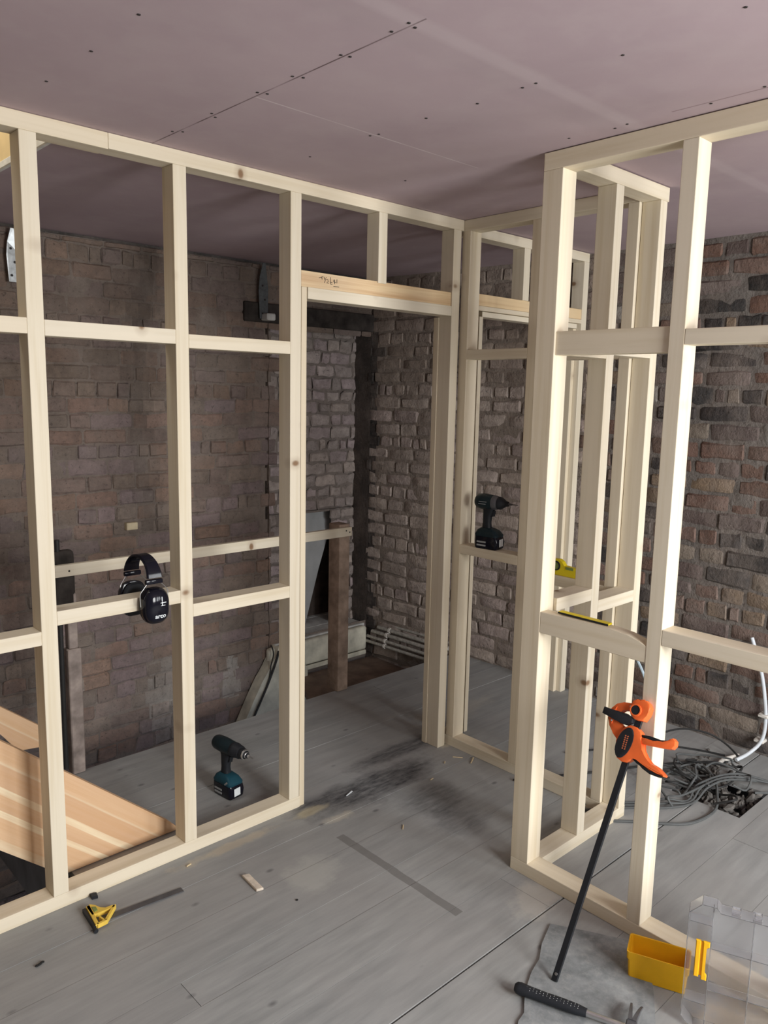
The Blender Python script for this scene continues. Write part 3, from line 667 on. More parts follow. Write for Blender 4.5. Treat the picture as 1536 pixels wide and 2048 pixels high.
for k in range(3):
    cable([(2.62 + 0.03 * k, 1.60 + 0.02 * k, 0.006 + 0.009 * k), (2.80 + 0.02 * k, 1.47 + 0.01 * k, 0.006), (2.91 + 0.02 * k, 1.37 + 0.015 * k, 0.008 + 0.006 * k), (3.02, 1.315 + 0.012 * k, 0.012), (3.14, 1.31 + 0.02 * k, 0.04), (3.26 + 0.04 * k, 1.27, 0.05), (3.45, 1.16 - 0.04 * k, 0.014)], 0.0048, 'grey cable, %s of the trio side by side left of the rubble hole' % ('nearest', 'middle', 'farthest')[k], 'cable', 'trio of parallel cables')
cable([(3.28, 1.72, 0.008), (3.40, 1.70, 0.05), (3.50, 1.62, 0.09), (3.57, 1.52, 0.085), (3.60, 1.44, 0.05), (3.57, 1.36, 0.02)], 0.0045, 'black cable arching up from the floor against the foot of the brick wall', 'cabledark')
cable([(3.02, 1.93, 0.006), (3.26, 1.80, 0.006), (3.42, 1.70, 0.006), (3.52, 1.55, 0.006), (3.56, 1.42, 0.01)], 0.0045, 'thin black cable running flat along the floor below the brick wall', 'cabledark')
cable([(2.62, 1.93, 0.006), (2.95, 1.74, 0.006), (3.18, 1.62, 0.006), (3.36, 1.50, 0.010), (3.50, 1.38, 0.012)], 0.005, 'black cable coming from behind the leaning clamp towards the rubble hole', 'cabledark')
cable([(3.30, 1.18, 0.012), (3.42, 1.09, 0.008), (3.52, 1.02, 0.007), (3.66, 0.92, 0.007)], 0.005, 'grey cable leaving the rubble hole towards the right edge')
rc = random.Random(12)
for k in range(9):
    c = (3.22 + rc.uniform(-0.12, 0.14), 1.33 + rc.uniform(-0.06, 0.16)); a0 = rc.uniform(0, 6.28); R1 = rc.uniform(0.09, 0.20); R2_ = rc.uniform(0.05, 0.12); tl = rc.uniform(0, PI)
    pts = []
    for j in range(9):
        a = a0 + j * rc.uniform(0.5, 0.75); u, v = R1 * math.cos(a), R2_ * math.sin(a)
        pts.append((min(3.66, c[0] + u * math.cos(tl) - v * math.sin(tl)), c[1] + u * math.sin(tl) + v * math.cos(tl), 0.008 + 0.05 * rc.random()))
    cable(pts, 0.0045, 'grey cable coiled in the tangle over the rubble hole', 'cable' if k % 3 else 'cabledark', 'tangled cables over the hole')
bm = bmesh.new(); rb = random.Random(4)
for k in range(420):
    x = rb.uniform(3.075, 3.352); y = rb.uniform(1.15, 1.436); z = -0.145 + rb.random() * 0.11 + 0.04 * rb.random(); s = rb.uniform(0.006, 0.026)
    if k > 330: x = rb.gauss(3.36, 0.10); y = rb.gauss(1.42, 0.06); z = 0.004; s = rb.uniform(0.004, 0.014); x = min(x, 3.69)
    mtx = Matrix.Translation((x, y, z)) @ Matrix.Rotation(rb.uniform(0, 3), 4, 'X') @ Matrix.Rotation(rb.uniform(0, 3), 4, 'Z') @ Matrix.Diagonal((s * rb.uniform(0.6, 2.2), s, s * rb.uniform(0.3, 0.8), 1))
    bmesh.ops.create_icosphere(bm, subdivisions=1, radius=1.0, matrix=mtx)
o = obj('rubble', bm, M['rubble'], smooth=False); tag(o, 'dark rubble and dust filling the square hole in the right-hand floor', 'rubble'); o['kind'] = 'stuff'

# ------------------------------------------------------------------ ear defenders on the left frame's rail
def ear_defenders():
    t = thing('ear_defenders', 'glossy black ear defenders clamped over the middle rail of the left frame', 'ear defenders', (1.165, 2.40, 0.98))
    zc = 0.952
    def shell_y(x, z, cx, y0, dep):   # dome height
        e = 1 - ((abs(x - cx) / 0.046) ** 2.6 + (abs(z - zc) / 0.061) ** 2.6)
        return y0 + dep * max(0, e) ** 0.42
    for cx, yin, sgn in ((1.171, 2.364, -1), (1.158, 2.440, 1)):
        bm = bmesh.new(); rings = []
        def ring(s, y): 
            out = []
            for k in range(36):
                a = 2 * PI * k / 36; c_, s_ = math.cos(a), math.sin(a); p = 2 / 2.6
                out.append((cx + 0.046 * s * math.copysign(abs(c_) ** p, c_), y, zc + 0.061 * s * math.copysign(abs(s_) ** p, s_)))
            return out
        for s, d in ((0.90, 0.018), (1.0, 0.020), (1.0, 0.030), (0.985, 0.038), (0.93, 0.048), (0.82, 0.056), (0.62, 0.0615), (0.35, 0.0645), (0.1, 0.065)): rings.append(ring(s, yin + sgn * d))
        loft(bm, rings); cup = obj('ear_cup', bm, M['gloss'], t)
        bm = bmesh.new(); loft(bm, [ring(0.86, yin + sgn * 0.019), ring(0.93, yin + sgn * 0.013), ring(0.93, yin + sgn * 0.006), ring(0.84, yin + sgn * 0.0008)]); obj('cushion', bm, M['black'], t)
        if sgn == -1:
            def surf(x, z):
                q = ((abs(x - cx) / 0.046) ** 2.6 + (abs(z - zc) / 0.061) ** 2.6) ** (1 / 2.6)
                ks = ((0.0, 0.065), (0.35, 0.0645), (0.62, 0.0615), (0.82, 0.056), (0.93, 0.048), (1.0, 0.03))
                for (a, da), (b, db) in zip(ks, ks[1:]):
                    if q <= b: return yin - (da + (db - da) * (q - a) / (b - a)) - 0.0007
                return yin - 0.03
            cu = bpy.data.curves.new('t', 'FONT'); cu.body = 'arco'; cu.size = 0.021; cu.align_x = 'CENTER'; cu.resolution_u = 3; cu.offset = 0.0006
            tmp = bpy.data.objects.new('t', cu); COL.objects.link(tmp); bpy.context.view_layer.update()
            me = bpy.data.meshes.new_from_object(tmp); bpy.data.objects.remove(tmp)
            bm = bmesh.new(); bm.from_mesh(me); bmesh.ops.triangulate(bm, faces=bm.faces); bmesh.ops.subdivide_edges(bm, edges=bm.edges, cuts=1)
            for v in bm.verts:
                x = cx + 0.004 + v.co.x; z = zc - 0.036 + v.co.y; v.co = (x, surf(x, z), z)
            obj('brand_lettering', bm, M['white'], cup, smooth=False)['label'] = 'white lettering reading arco'
            bm = bmesh.new()
            for a, b in (((0.000, 0.004), (0.003, 0.034)), ((-0.005, 0.013), (0.016, 0.0155)), ((-0.003, 0.004), (0.012, 0.0062))):
                vs = []
                for (i, j) in ((0, 0), (1, 0), (1, 1), (0, 1)):
                    x = cx + 0.008 + (a[0], b[0])[i]; z = zc + (a[1], b[1])[j]; vs.append(bm.verts.new((x, surf(x, z) - 0.0004, z)))
                bm.faces.new(vs)
            obj('logo_and_reflection', bm, M['white'], cup, smooth=False)  # white strokes: small logo together with window reflections painted on the shell
    bm = bmesh.new(); rings = []
    for k in range(17):      # padded headband arching front to back
        a = PI * (0.03 + 0.94 * k / 16); y = 2.404 - 0.077 * math.cos(a); z = 1.035 + 0.074 * math.sin(a) ** 0.8
        ny, nz = -math.cos(a), math.sin(a); w = 0.027 - 0.006 * math.sin(a); x = 1.166 - 0.004 * (k - 8) / 8
        th = 0.0045
        rings.append([(x - w, y - ny * th, z - nz * th), (x + w, y - ny * th, z - nz * th), (x + w * 1.02, y, z), (x + w * 0.85, y + ny * th, z + nz * th), (x - w * 0.85, y + ny * th, z + nz * th), (x - w * 1.02, y, z)])
    loft(bm, rings); hb = obj('headband', bm, M['gloss'], t)
    for y in (2.327, 2.481):
        bm = bmesh.new(); bbox(bm, (1.166 - 0.030, y - 0.007, 1.026), (1.166 + 0.030, y + 0.007, 1.042), 0.004, 2); obj('band_end', bm, M['gloss'], hb)
        for s in (-1, 1):
            yc = 2.330 if y < 2.4 else 2.474
            bm = bmesh.new(); tube(bm, [(1.166 + s * 0.022, y, 1.030), (1.168 + s * 0.038, (y + yc) / 2, 1.012), (1.168 + s * 0.0485, yc, 0.995), (1.168 + s * 0.0475, yc, 0.955)], 0.0014, 6, 3); obj('wire_arm', bm, M['steel'], t)
ear_defenders()

# ------------------------------------------------------------------ cordless tools (nose along local +X, base on z=0)
def rrect(cx, cy, hx, hy, z, r, n=4):
    out = []
    for sx, sy, a0 in ((1, 1, 0), (-1, 1, PI / 2), (-1, -1, PI), (1, -1, 1.5 * PI)):
        for k in range(n + 1):
            a = a0 + PI / 2 * k / n; out.append((cx + sx * (hx - r) + r * math.cos(a), cy + sy * (hy - r) + r * math.sin(a), z))
    return out
def power_tool(name, label, cat, loc, rz, kind):
    t = local_thing(name, label, cat, loc, rz, 'cordless power tools')
    S = lambda *a: a
    bm = bmesh.new()   # battery
    loft(bm, [rrect(0.006, 0, 0.052, 0.033, 0.0, 0.008), rrect(0.006, 0, 0.057, 0.037, 0.006, 0.012), rrect(0.008, 0, 0.060, 0.038, 0.035, 0.014), rrect(0.004, 0, 0.055, 0.037, 0.055, 0.012)])
    bat = obj('battery', bm, M['gloss'], t); bat['label'] = 'black battery pack'
    bm = bmesh.new(); prism(bm, [(-0.020, 0.016), (0.014, 0.014), (0.015, 0.047), (-0.019, 0.049)], 0.0683, 0.0692, lambda u, v, q: (q, -0.006 - u * 0.9, v)); obj('white_sticker', bm, M['white'], bat, smooth=False)
    for z in (0.013, 0.028):
        bm = bmesh.new(); bbox(bm, (-0.035, -0.0395, z), (0.010, -0.0375, z + 0.007)); obj('printed_stripe', bm, M['grey'], bat, smooth=False)
    bm = bmesh.new(); loft(bm, [rrect(0.004, 0, 0.056, 0.036, 0.0555, 0.012), rrect(0.004, 0, 0.057, 0.037, 0.064, 0.013), rrect(0.0, 0, 0.046, 0.030, 0.082, 0.014), rrect(-0.006, 0, 0.026, 0.021, 0.092, 0.012)])
    obj('foot', bm, M['teal'] if kind == 'drill' else M['tealdark'], t)['label'] = 'teal foot above the battery'
    bm = bmesh.new(); loft(bm, [rrect(-0.008, 0, 0.021, 0.017, 0.088, 0.012), rrect(-0.009, 0, 0.0185, 0.0155, 0.115, 0.012), rrect(-0.007, 0, 0.0205, 0.017, 0.145, 0.013), rrect(-0.002, 0, 0.025, 0.018, 0.168, 0.014), rrect(0.0, 0, 0.032, 0.020, 0.190, 0.014)])
    obj('handle', bm, M['black'], t)
    bm = bmesh.new(); prism(bm, [(0.015, 0.168), (0.031, 0.172), (0.028, 0.158), (0.026, 0.145), (0.014, 0.142)], -0.008, 0.008, lambda u, v, q: (u, q, v), 0.002); obj('trigger', bm, M['black'], t)
    if kind == 'drill':
        bm = bmesh.new(); lathe(bm, [(-0.072, 0.018), (-0.070, 0.026), (-0.060, 0.030), (-0.020, 0.032), (0.030, 0.030), (0.042, 0.029)], (0, 0, 0.207), (1, 0, 0), n=28); obj('motor_housing', bm, M['tealdark'], t)['label'] = 'dark teal-black housing'
        bm = bmesh.new(); lathe(bm, [(0.042, 0.0295), (0.046, 0.0305), (0.060, 0.0305), (0.064, 0.028), (0.085, 0.027), (0.092, 0.0235)], (0, 0, 0.207), (1, 0, 0), n=24); obj('clutch_collar', bm, M['black'], t)
        bm = bmesh.new(); lathe(bm, [(0.092, 0.0215), (0.100, 0.0225), (0.114, 0.0215), (0.118, 0.019), (0.124, 0.012), (0.134, 0.009)], (0, 0, 0.207), (1, 0, 0), n=20); ch = obj('chuck', bm, M['black'], t)
        bm = bmesh.new(); lathe(bm, [(0.1145, 0.0222), (0.119, 0.020), (0.120, 0.013), (0.127, 0.012), (0.129, 0.008), (0.137, 0.007)], (0, 0, 0.207), (1, 0, 0), n=20); obj('chuck_nose', bm, M['steel'], ch)['label'] = 'shiny steel chuck nose'
        bm = bmesh.new(); lathe(bm, [(0.137, 0.0032), (0.160, 0.0030), (0.165, 0.001)], (0, 0, 0.207), (1, 0, 0), n=8); obj('driver_bit', bm, M['steel'], t)
        bm = bmesh.new(); tube(bm, [(0.040, -0.038, 0.067), (0.046, -0.048, 0.072), (0.056, -0.047, 0.082)], 0.0035, 8, 3); obj('bit_holder', bm, M['steel'], t)
    else:
        bm = bmesh.new(); lathe(bm, [(-0.066, 0.014), (-0.063, 0.026), (-0.052, 0.034), (-0.030, 0.036), (0.005, 0.034), (0.022, 0.032)], (0, 0, 0.207), (1, 0, 0), n=28); obj('motor_housing', bm, M['tealdark'], t)['label'] = 'dark teal-black housing'
        bm = bmesh.new(); lathe(bm, [(0.022, 0.033), (0.040, 0.031), (0.048, 0.027)], (0, 0, 0.207), (1, 0, 0), n=24); obj('hammer_case', bm, M['darksteel'], t)['label'] = 'grey metal hammer case'
        bm = bmesh.new(); lathe(bm, [(0.048, 0.029), (0.058, 0.0285), (0.078, 0.017), (0.082, 0.013), (0.094, 0.011)], (0, 0, 0.207), (1, 0, 0), n=20); obj('nose_cone', bm, M['black'], t)
        bm = bmesh.new(); lathe(bm, [(0.094, 0.005), (0.112, 0.0045), (0.113, 0.0028), (0.138, 0.002), (0.142, 0.001)], (0, 0, 0.207), (1, 0, 0), n=8); obj('driver_bit', bm, M['darksteel'], t)
        for k, (a, b) in enumerate(((-0.036, 0.000), (-0.034, 0.004))):
            bm = bmesh.new(); bbox(bm, (a, -0.0368, 0.199 + 0.010 * k), (b, -0.0345, 0.2015 + 0.010 * k)); obj('printed_stripe', bm, M['grey'], t, smooth=False)
        bm = bmesh.new(); tube(bm, [(0.0, 0.037, 0.088), (-0.02, 0.043, 0.085), (-0.05, 0.040, 0.08)], 0.003, 6, 3); obj('belt_hook', bm, M['darksteel'], t)
    return t
power_tool('cordless_drill', 'black and teal cordless drill standing on the floor behind the left frame', 'power tool', (1.634, 2.650, 0.0), math.radians(-84), 'drill')
power_tool('impact_driver', 'black impact driver standing on a rail of the far frame by the doorway', 'power tool', (2.706, 2.195, 0.980), math.radians(-82), 'driver')

# ------------------------------------------------------------------ spirit levels
t = thing('spirit_level', 'yellow torpedo spirit level standing upright on a rail behind the corner post', 'spirit level', (2.69, 1.82, 0.932))
bm = bmesh.new(); prism(bm, [(1.707, 0.9325), (1.707, 0.972), (1.775, 0.974), (1.785, 0.990), (1.80, 0.998), (1.828, 0.998), (1.842, 0.990), (1.850, 0.976), (1.93, 0.976), (1.93, 0.9325)], 2.680, 2.702, lambda u, v, q: (q, u, v), 0.001); lb = obj('body', bm, M['level'], t, smooth=False)
bm = bmesh.new(); lathe(bm, [(0, 0.020), (0.004, 0.020), (0.004, 0.015), (0.001, 0.015)], (2.6795, 1.812, 0.971), (-1, 0, 0), n=24); obj('round_vial_ring', bm, M['black'], t)
bm = bmesh.new(); lathe(bm, [(0, 0.0148), (0.002, 0.0148)], (2.6795, 1.812, 0.971), (-1, 0, 0), n=24); obj('round_vial', bm, M['green'], t)
bm = bmesh.new(); bbox(bm, (2.678, 1.730, 0.962), (2.6795, 1.765, 0.973)); obj('level_vial', bm, M['green'], t, smooth=False)
bm = bmesh.new(); bbox(bm, (2.679, 1.7035, 0.9325), (2.703, 1.7068, 0.973)); obj('end_cap', bm, M['black'], t, smooth=False)
t = thing('spirit_level', 'slim yellow level lying flat on the bowed lower rail beside the corner post', 'spirit level', (2.135, 1.34, 0.956))
bm = bmesh.new(); bbox(bm, (2.126, 1.236, 0.9575), (2.149, 1.42, 0.9635), 0.001); obj('body', bm, M['level'], t, smooth=False)
bm = bmesh.new(); bbox(bm, (2.1235, 1.236, 0.9572), (2.126, 1.42, 0.9625)); obj('black_edge', bm, M['black'], t, smooth=False)

# ------------------------------------------------------------------ quick-grip clamp leaning on the nearest frame
def clamp():
    t = thing('bar_clamp', 'tall one-handed bar clamp with orange handles leaning on the nearest stud', 'clamp', (1.757, 1.118, 0))
    Bo = Vector((1.757, 1.118, 0.004)); w = Vector((0.4146, 0, 0.910)); u = Vector((0, -1, 0)); n = Vector((-0.910, 0, 0.4146))
    fn = lambda a, b, q: Bo + u * a + w * b + n * q
    def pc(name, pts, q0, q1, mat, bev=0.003, par=None):
        bm = bmesh.new(); prism(bm, pts, q0, q1, fn, bev, 2); return obj(name, bm, M[mat], par or t)
    # bar: leans slightly sideways
    bm = bmesh.new(); prism(bm, [(-0.010, 0.002), (0.008, 0.004), (0.043, 0.800), (0.022, 0.800)], -0.004, 0.004, fn, 0.001); bar = obj('bar', bm, M['black'], t, smooth=False)
    bm = bmesh.new(); c = fn(0.001, 0.024, 0.0045); lathe(bm, [(0, 0.0045), (0.002, 0.004)], c, n, n=10); obj('stop_pin', bm, M['steel'], bar)
    body = [(-0.004, 0.743), (0.016, 0.756), (0.035, 0.755), (0.052, 0.746), (0.059, 0.733), (0.065, 0.718), (0.071, 0.698), (0.083, 0.687), (0.097, 0.680), (0.109, 0.688), (0.121, 0.687), (0.141, 0.679), (0.154, 0.673), (0.152, 0.667), (0.138, 0.668), (0.124, 0.662), (0.108, 0.662), (0.086, 0.669), (0.067, 0.677), (0.054, 0.677), (0.050, 0.665), (0.040, 0.654), (0.023, 0.650), (0.004, 0.655), (-0.008, 0.675), (-0.015, 0.700), (-0.013, 0.724)]
    body = [(0.0, 0.745), (0.016, 0.757), (0.035, 0.756), (0.052, 0.747), (0.059, 0.733), (0.060, 0.716), (0.066, 0.698), (0.080, 0.683), (0.095, 0.672), (0.110, 0.672), (0.128, 0.668), (0.152, 0.655), (0.150, 0.650), (0.128, 0.652), (0.104, 0.653), (0.080, 0.662), (0.062, 0.672), (0.050, 0.672), (0.044, 0.660), (0.034, 0.650), (0.020, 0.647), (0.002, 0.653), (-0.009, 0.672), (-0.015, 0.700), (-0.012, 0.725)]
    pc('trigger_body', body, -0.016, 0.016, 'orange', 0.004)
    pc('lower_grip', [(0.049, 0.673), (0.062, 0.671), (0.080, 0.661), (0.104, 0.652), (0.128, 0.651), (0.150, 0.649), (0.134, 0.643), (0.108, 0.643), (0.084, 0.650), (0.066, 0.661), (0.050, 0.664)], -0.013, 0.013, 'black', 0.003)
    pc('upper_handle', [(0.058, 0.734), (0.075, 0.735), (0.092, 0.737), (0.106, 0.735), (0.123, 0.738), (0.136, 0.745), (0.139, 0.756), (0.147, 0.761), (0.156, 0.755), (0.158, 0.742), (0.152, 0.731), (0.140, 0.727), (0.117, 0.723), (0.090, 0.719), (0.058, 0.715)], -0.014, 0.014, 'orange', 0.004)
    pc('upper_grip', [(0.057, 0.741), (0.080, 0.745), (0.094, 0.745), (0.112, 0.742), (0.134, 0.750), (0.136, 0.7455), (0.123, 0.7385), (0.106, 0.7355), (0.091, 0.7375), (0.058, 0.7345)], -0.013, 0.013, 'black', 0.002)
    ov = []
    for k in range(28):
        a = 2 * PI * k / 28; x = 0.0235 * math.cos(a); y = 0.047 * math.sin(a); ov.append((0.014 + x * 0.99 + y * 0.13, 0.702 - x * 0.0 + y))
    side = pc('oval_cover', ov, 0.014, 0.0195, 'black', 0.002); side['label'] = 'black oval cover with worn orange print'
    for k in range(2):
        for j in range(7):
            a0 = 0.0115 + k * 0.0075; b0 = 0.724 - j * 0.0062
            bm = bmesh.new(); prism(bm, [(a0 + 0.0001 * j, b0), (a0 + 0.0042, b0 + 0.0008), (a0 + 0.0042, b0 - 0.0030), (a0, b0 - 0.0036)], 0.0195, 0.0199, fn); obj('worn_print', bm, M['orangedim'], side, smooth=False)
    pc('fixed_jaw', [(-0.012, 0.700), (-0.033, 0.717), (-0.052, 0.735), (-0.062, 0.756), (-0.060, 0.786), (-0.047, 0.804), (-0.026, 0.815), (0.010, 0.821), (0.012, 0.806), (-0.008, 0.799), (-0.019, 0.791), (-0.032, 0.784), (-0.040, 0.772), (-0.038, 0.758), (-0.024, 0.749), (0.002, 0.745), (-0.004, 0.722)], -0.012, 0.010, 'orange', 0.004)
    bm = bmesh.new(); prism(bm, [(-0.044, 0.742), (-0.052, 0.760), (-0.050, 0.784), (-0.041, 0.796), (-0.044, 0.776), (-0.040, 0.756)], 0.008, 0.0125, fn, 0.001); obj('jaw_rib', bm, M['orange'], t)
    pc('jaw_pad', [(-0.077, 0.784), (-0.059, 0.783), (-0.029, 0.781), (-0.005, 0.785), (0.008, 0.781), (0.021, 0.775), (0.022, 0.764), (0.006, 0.752), (-0.013, 0.752), (-0.031, 0.758), (-0.050, 0.759), (-0.078, 0.763)], 0.002, 0.022, 'black', 0.003)
    pc('end_jaw', [(0.003, 0.826), (0.012, 0.834), (0.018, 0.831), (0.026, 0.838), (0.037, 0.836), (0.044, 0.839), (0.055, 0.833), (0.062, 0.822), (0.059, 0.809), (0.057, 0.797), (0.051, 0.779), (0.033, 0.775), (0.020, 0.777), (0.006, 0.787), (0.002, 0.805)], -0.015, 0.017, 'orange', 0.004)
    bm = bmesh.new(); lathe(bm, [(0, 0.0185), (0.005, 0.018), (0.0055, 0.0145), (0.003, 0.014)], fn(0.021, 0.803, 0.016), n, n=24); obj('button_ring', bm, M['orange'], t)
    bm = bmesh.new(); lathe(bm, [(0, 0.0142), (0.004, 0.0135)], fn(0.021, 0.803, 0.016), n, n=24); obj('release_button', bm, M['black'], t)
    for a, b in ((0.000, 0.809), (-0.046, 0.752)):
        bm = bmesh.new(); lathe(bm, [(0, 0.004), (0.003, 0.003)], fn(a, b, 0.010), n, n=10); obj('pin', bm, M['clip'], t)
clamp()

# ------------------------------------------------------------------ floor items in front
bm = bmesh.new(); outl = [(1.957, 1.273), (2.02, 1.165), (2.075, 1.066), (2.03, 1.00), (1.99, 0.945), (1.93, 0.905), (1.84, 0.852), (1.70, 0.77), (1.55, 0.69), (1.30, 0.86), (1.45, 1.03), (1.565, 1.10), (1.60, 1.105), (1.66, 1.15), (1.74, 1.186), (1.80, 1.20), (1.86, 1.235)]
prism(bm, outl, 0.0012, 0.006, lambda u, v, q: (u, v, q), 0.001)
tag(obj('floor_mat', bm, M['mat'], smooth=False), 'mottled slate-grey mat with a torn left edge lying under the clamp and hammer', 'mat')

def hammer():
    t = thing('claw_hammer', 'claw hammer with a dimpled black rubber grip lying on the grey mat', 'hammer', (1.72, 0.98, 0.006))
    a = Vector((1.640, 1.164, 0.024)); d = Vector((0.345, -0.9386, 0)).normalized(); s = Vector((d.y, -d.x, 0))
    bm = bmesh.new(); lathe(bm, [(-0.004, 0.011), (0.002, 0.0165), (0.012, 0.0185), (0.035, 0.0165), (0.08, 0.0155), (0.13, 0.0165), (0.17, 0.0155), (0.195, 0.012)], a, d, n=18, sy=0.85); g = obj('grip', bm, M['black'], t)
    bm = bmesh.new()
    for k in range(16):
        for j in (-1, 0, 1):
            c = a + d * (0.03 + k * 0.0095) + s * (j * 0.006 + (0.003 if k % 2 else 0)) + Vector((0, 0, 0.0132 if j == 0 else 0.0118))
            bmesh.ops.create_icosphere(bm, subdivisions=1, radius=0.0014, matrix=Matrix.Translation(c))
    obj('grip_dimples', bm, M['grey'], g)
    bm = bmesh.new(); lathe(bm, [(0.192, 0.009), (0.20, 0.0085), (0.30, 0.0085)], a, d, n=14); obj('shaft', bm, M['steel'], t)
    hc = a + d * 0.31; sd = Vector((0.94, 0.34, 0))
    bm = bmesh.new(); bbox(bm, (-0.016, -0.014, -0.014), (0.016, 0.014, 0.014), 0.003); lathe(bm, [(-0.016, 0.010), (-0.035, 0.010), (-0.037, 0.0145), (-0.055, 0.0145)][::-1], (0, 0, 0), (1, 0, 0), n=16)
    for sg in (-1, 1):
        rings = []
        for k in range(7):
            f = k / 6; x = 0.012 + 0.080 * f; z = 0.006 - 0.022 * f * f + 0.002; y = sg * (0.005 + 0.009 * f); w = 0.006 * (1 - 0.55 * f); h = 0.009 * (1 - 0.75 * f)
            rings.append([(x, y - w, z - h), (x, y + w, z - h), (x, y + w, z + h), (x, y - w, z + h)])
        loft(bm, rings)
    ang = math.atan2(sd.y, sd.x)
    bmesh.ops.rotate(bm, verts=bm.verts, cent=(0, 0, 0), matrix=Matrix.Rotation(-0.12, 3, 'Y'))
    bmesh.ops.rotate(bm, verts=bm.verts, cent=(0, 0, 0), matrix=Matrix.Rotation(ang, 3, 'Z')); bmesh.ops.translate(bm, verts=bm.verts, vec=hc + Vector((0, 0, 0.002)))
    obj('head', bm, M['darksteel'], t)
hammer()

# yellow storage bin
t = thing('storage_bin', 'small open yellow plastic bin on the floor in front of the nearest sole plate', 'bin', (2.0, 0.95, 0))
def bin_ring(zz, grow, inset=0.0):
    # front-bottom edge runs from (1.933,.988) to (1.990,.850); depth direction leans away from the camera
    e = Vector((0.382, -0.924)); d = Vector((0.924, 0.382)); o = Vector((1.937, 0.990)); Lx, Ly = 0.155, 0.072
    g = grow - inset
    pts = [(-g, -g * 0.4 + inset * 0.6), (Lx + g, -g * 0.4 + inset * 0.6), (Lx + g, Ly + g * 1.6), (-g, Ly + g * 1.6)]; out = []
    r = 0.008; 
    for i, (a, b) in enumerate(pts):
        sx = 1 if i in (1, 2) else -1; sy = 1 if i in (2, 3) else -1; cx, cy = a - sx * r, b - sy * r; a0 = (PI, 1.5 * PI, 0, PI / 2)[i]
        for k in range(4):
            an = a0 + PI / 2 * k / 3; q = o + e * (cx + r * math.cos(an)) + d * (cy + r * math.sin(an)); out.append((q.x, q.y, zz))
    return out
bm = bmesh.new()
loft(bm, [bin_ring(0.004, 0.0, 0.002), bin_ring(0.001, 0.0), bin_ring(0.060, 0.004), bin_ring(0.0605, 0.007), bin_ring(0.083, 0.008), bin_ring(0.083, 0.008, 0.003), bin_ring(0.061, 0.006, 0.003), bin_ring(0.0062, 0.0, 0.003)])
obj('body', bm, M['yellow'], t)
# clear organiser case, standing open on edge
def case():
    t = thing('organiser_case', 'clear plastic organiser case standing open at the right edge, yellow latch on its side', 'case', (1.97, 0.7, 0))
    Lx, Hh_, Dp = 0.46, 0.355, 0.045
    yawc = math.radians(-68); e = Vector((math.cos(yawc), math.sin(yawc), 0)); nrm = Vector((e.y, -e.x, 0))   # nrm faces the camera
    up_ = (Vector((0, 0, 1)) - nrm * 0.03).normalized(); o = Vector((1.925, 0.822, 0.001))
    fn = lambda a, b, q: o + e * a + up_ * b + nrm * q
    c = 0.030; out = [(0, c), (c, 0), (Lx - c, 0), (Lx, c), (Lx, Hh_ - c), (Lx - c, Hh_), (0.085, Hh_), (0.075, Hh_ - 0.02), (0.055, Hh_ - 0.02), (0.050, Hh_), (c, Hh_), (0, Hh_ - c)]
    out = [(0, c), (c, 0), (Lx - c, 0), (Lx, c), (Lx, Hh_ - c), (Lx - c, Hh_ - 0.012), (0.075, Hh_ - 0.012), (0.065, Hh_), (c, Hh_), (0, Hh_ - c)]
    bm = bmesh.new(); prism(bm, out, -0.0012, 0.0012, fn); lid = obj('base_panel', bm, M['clear'], t, smooth=False)
    def wall(a, b, d0, d1, nm, th=0.0022):
        a = Vector(a); b = Vector(b); dd = (b - a).normalized(); nn = Vector((-dd.y, dd.x)) * th / 2
        bm = bmesh.new(); prism(bm, [tuple(a - nn), tuple(b - nn), tuple(b + nn), tuple(a + nn)], d0, d1, fn, 0.0005); obj(nm, bm, M['clear'], t, smooth=False)
    for p, q in zip(out, out[1:] + out[:1]): wall(p, q, 0.0015, Dp, 'side_wall')
    for a in (0.058, 0.155, 0.255, 0.355): wall((a, 0.012), (a, Hh_ - 0.018), 0.0015, Dp - 0.008, 'divider')
    for b in (0.115, 0.232): wall((0.060, b), (Lx - 0.01, b), 0.0015, Dp - 0.012, 'divider')
    for b in (0.075, 0.30): wall((0.004, b), (0.056, b), 0.0015, Dp - 0.004, 'divider')
    for a in (0.10, 0.15, 0.20, 0.26): 
        bm = bmesh.new(); prism(bm, [(a, Hh_ - 0.020), (a + 0.022, Hh_ - 0.020), (a + 0.022, Hh_ - 0.002), (a, Hh_ - 0.002)], 0.010, 0.036, fn, 0.002); obj('hinge_knuckle', bm, M['clear'], t)
    bm = bmesh.new(); prism(bm, [(0.022, 0.155), (0.034, 0.155), (0.034, 0.258), (0.022, 0.258)], Dp - 0.002, Dp + 0.006, fn, 0.002); prism(bm, [(0.040, 0.150), (0.054, 0.150), (0.054, 0.164), (0.047, 0.168), (0.047, 0.242), (0.056, 0.244), (0.056, 0.258), (0.040, 0.258)], Dp - 0.002, Dp + 0.006, fn, 0.002)
    prism(bm, [(0.032, 0.158), (0.042, 0.158), (0.042, 0.254), (0.032, 0.254)], Dp - 0.004, Dp + 0.001, fn, 0.001)
    obj('latch', bm, M['yellow'], t)['label'] = 'yellow latch'
case()

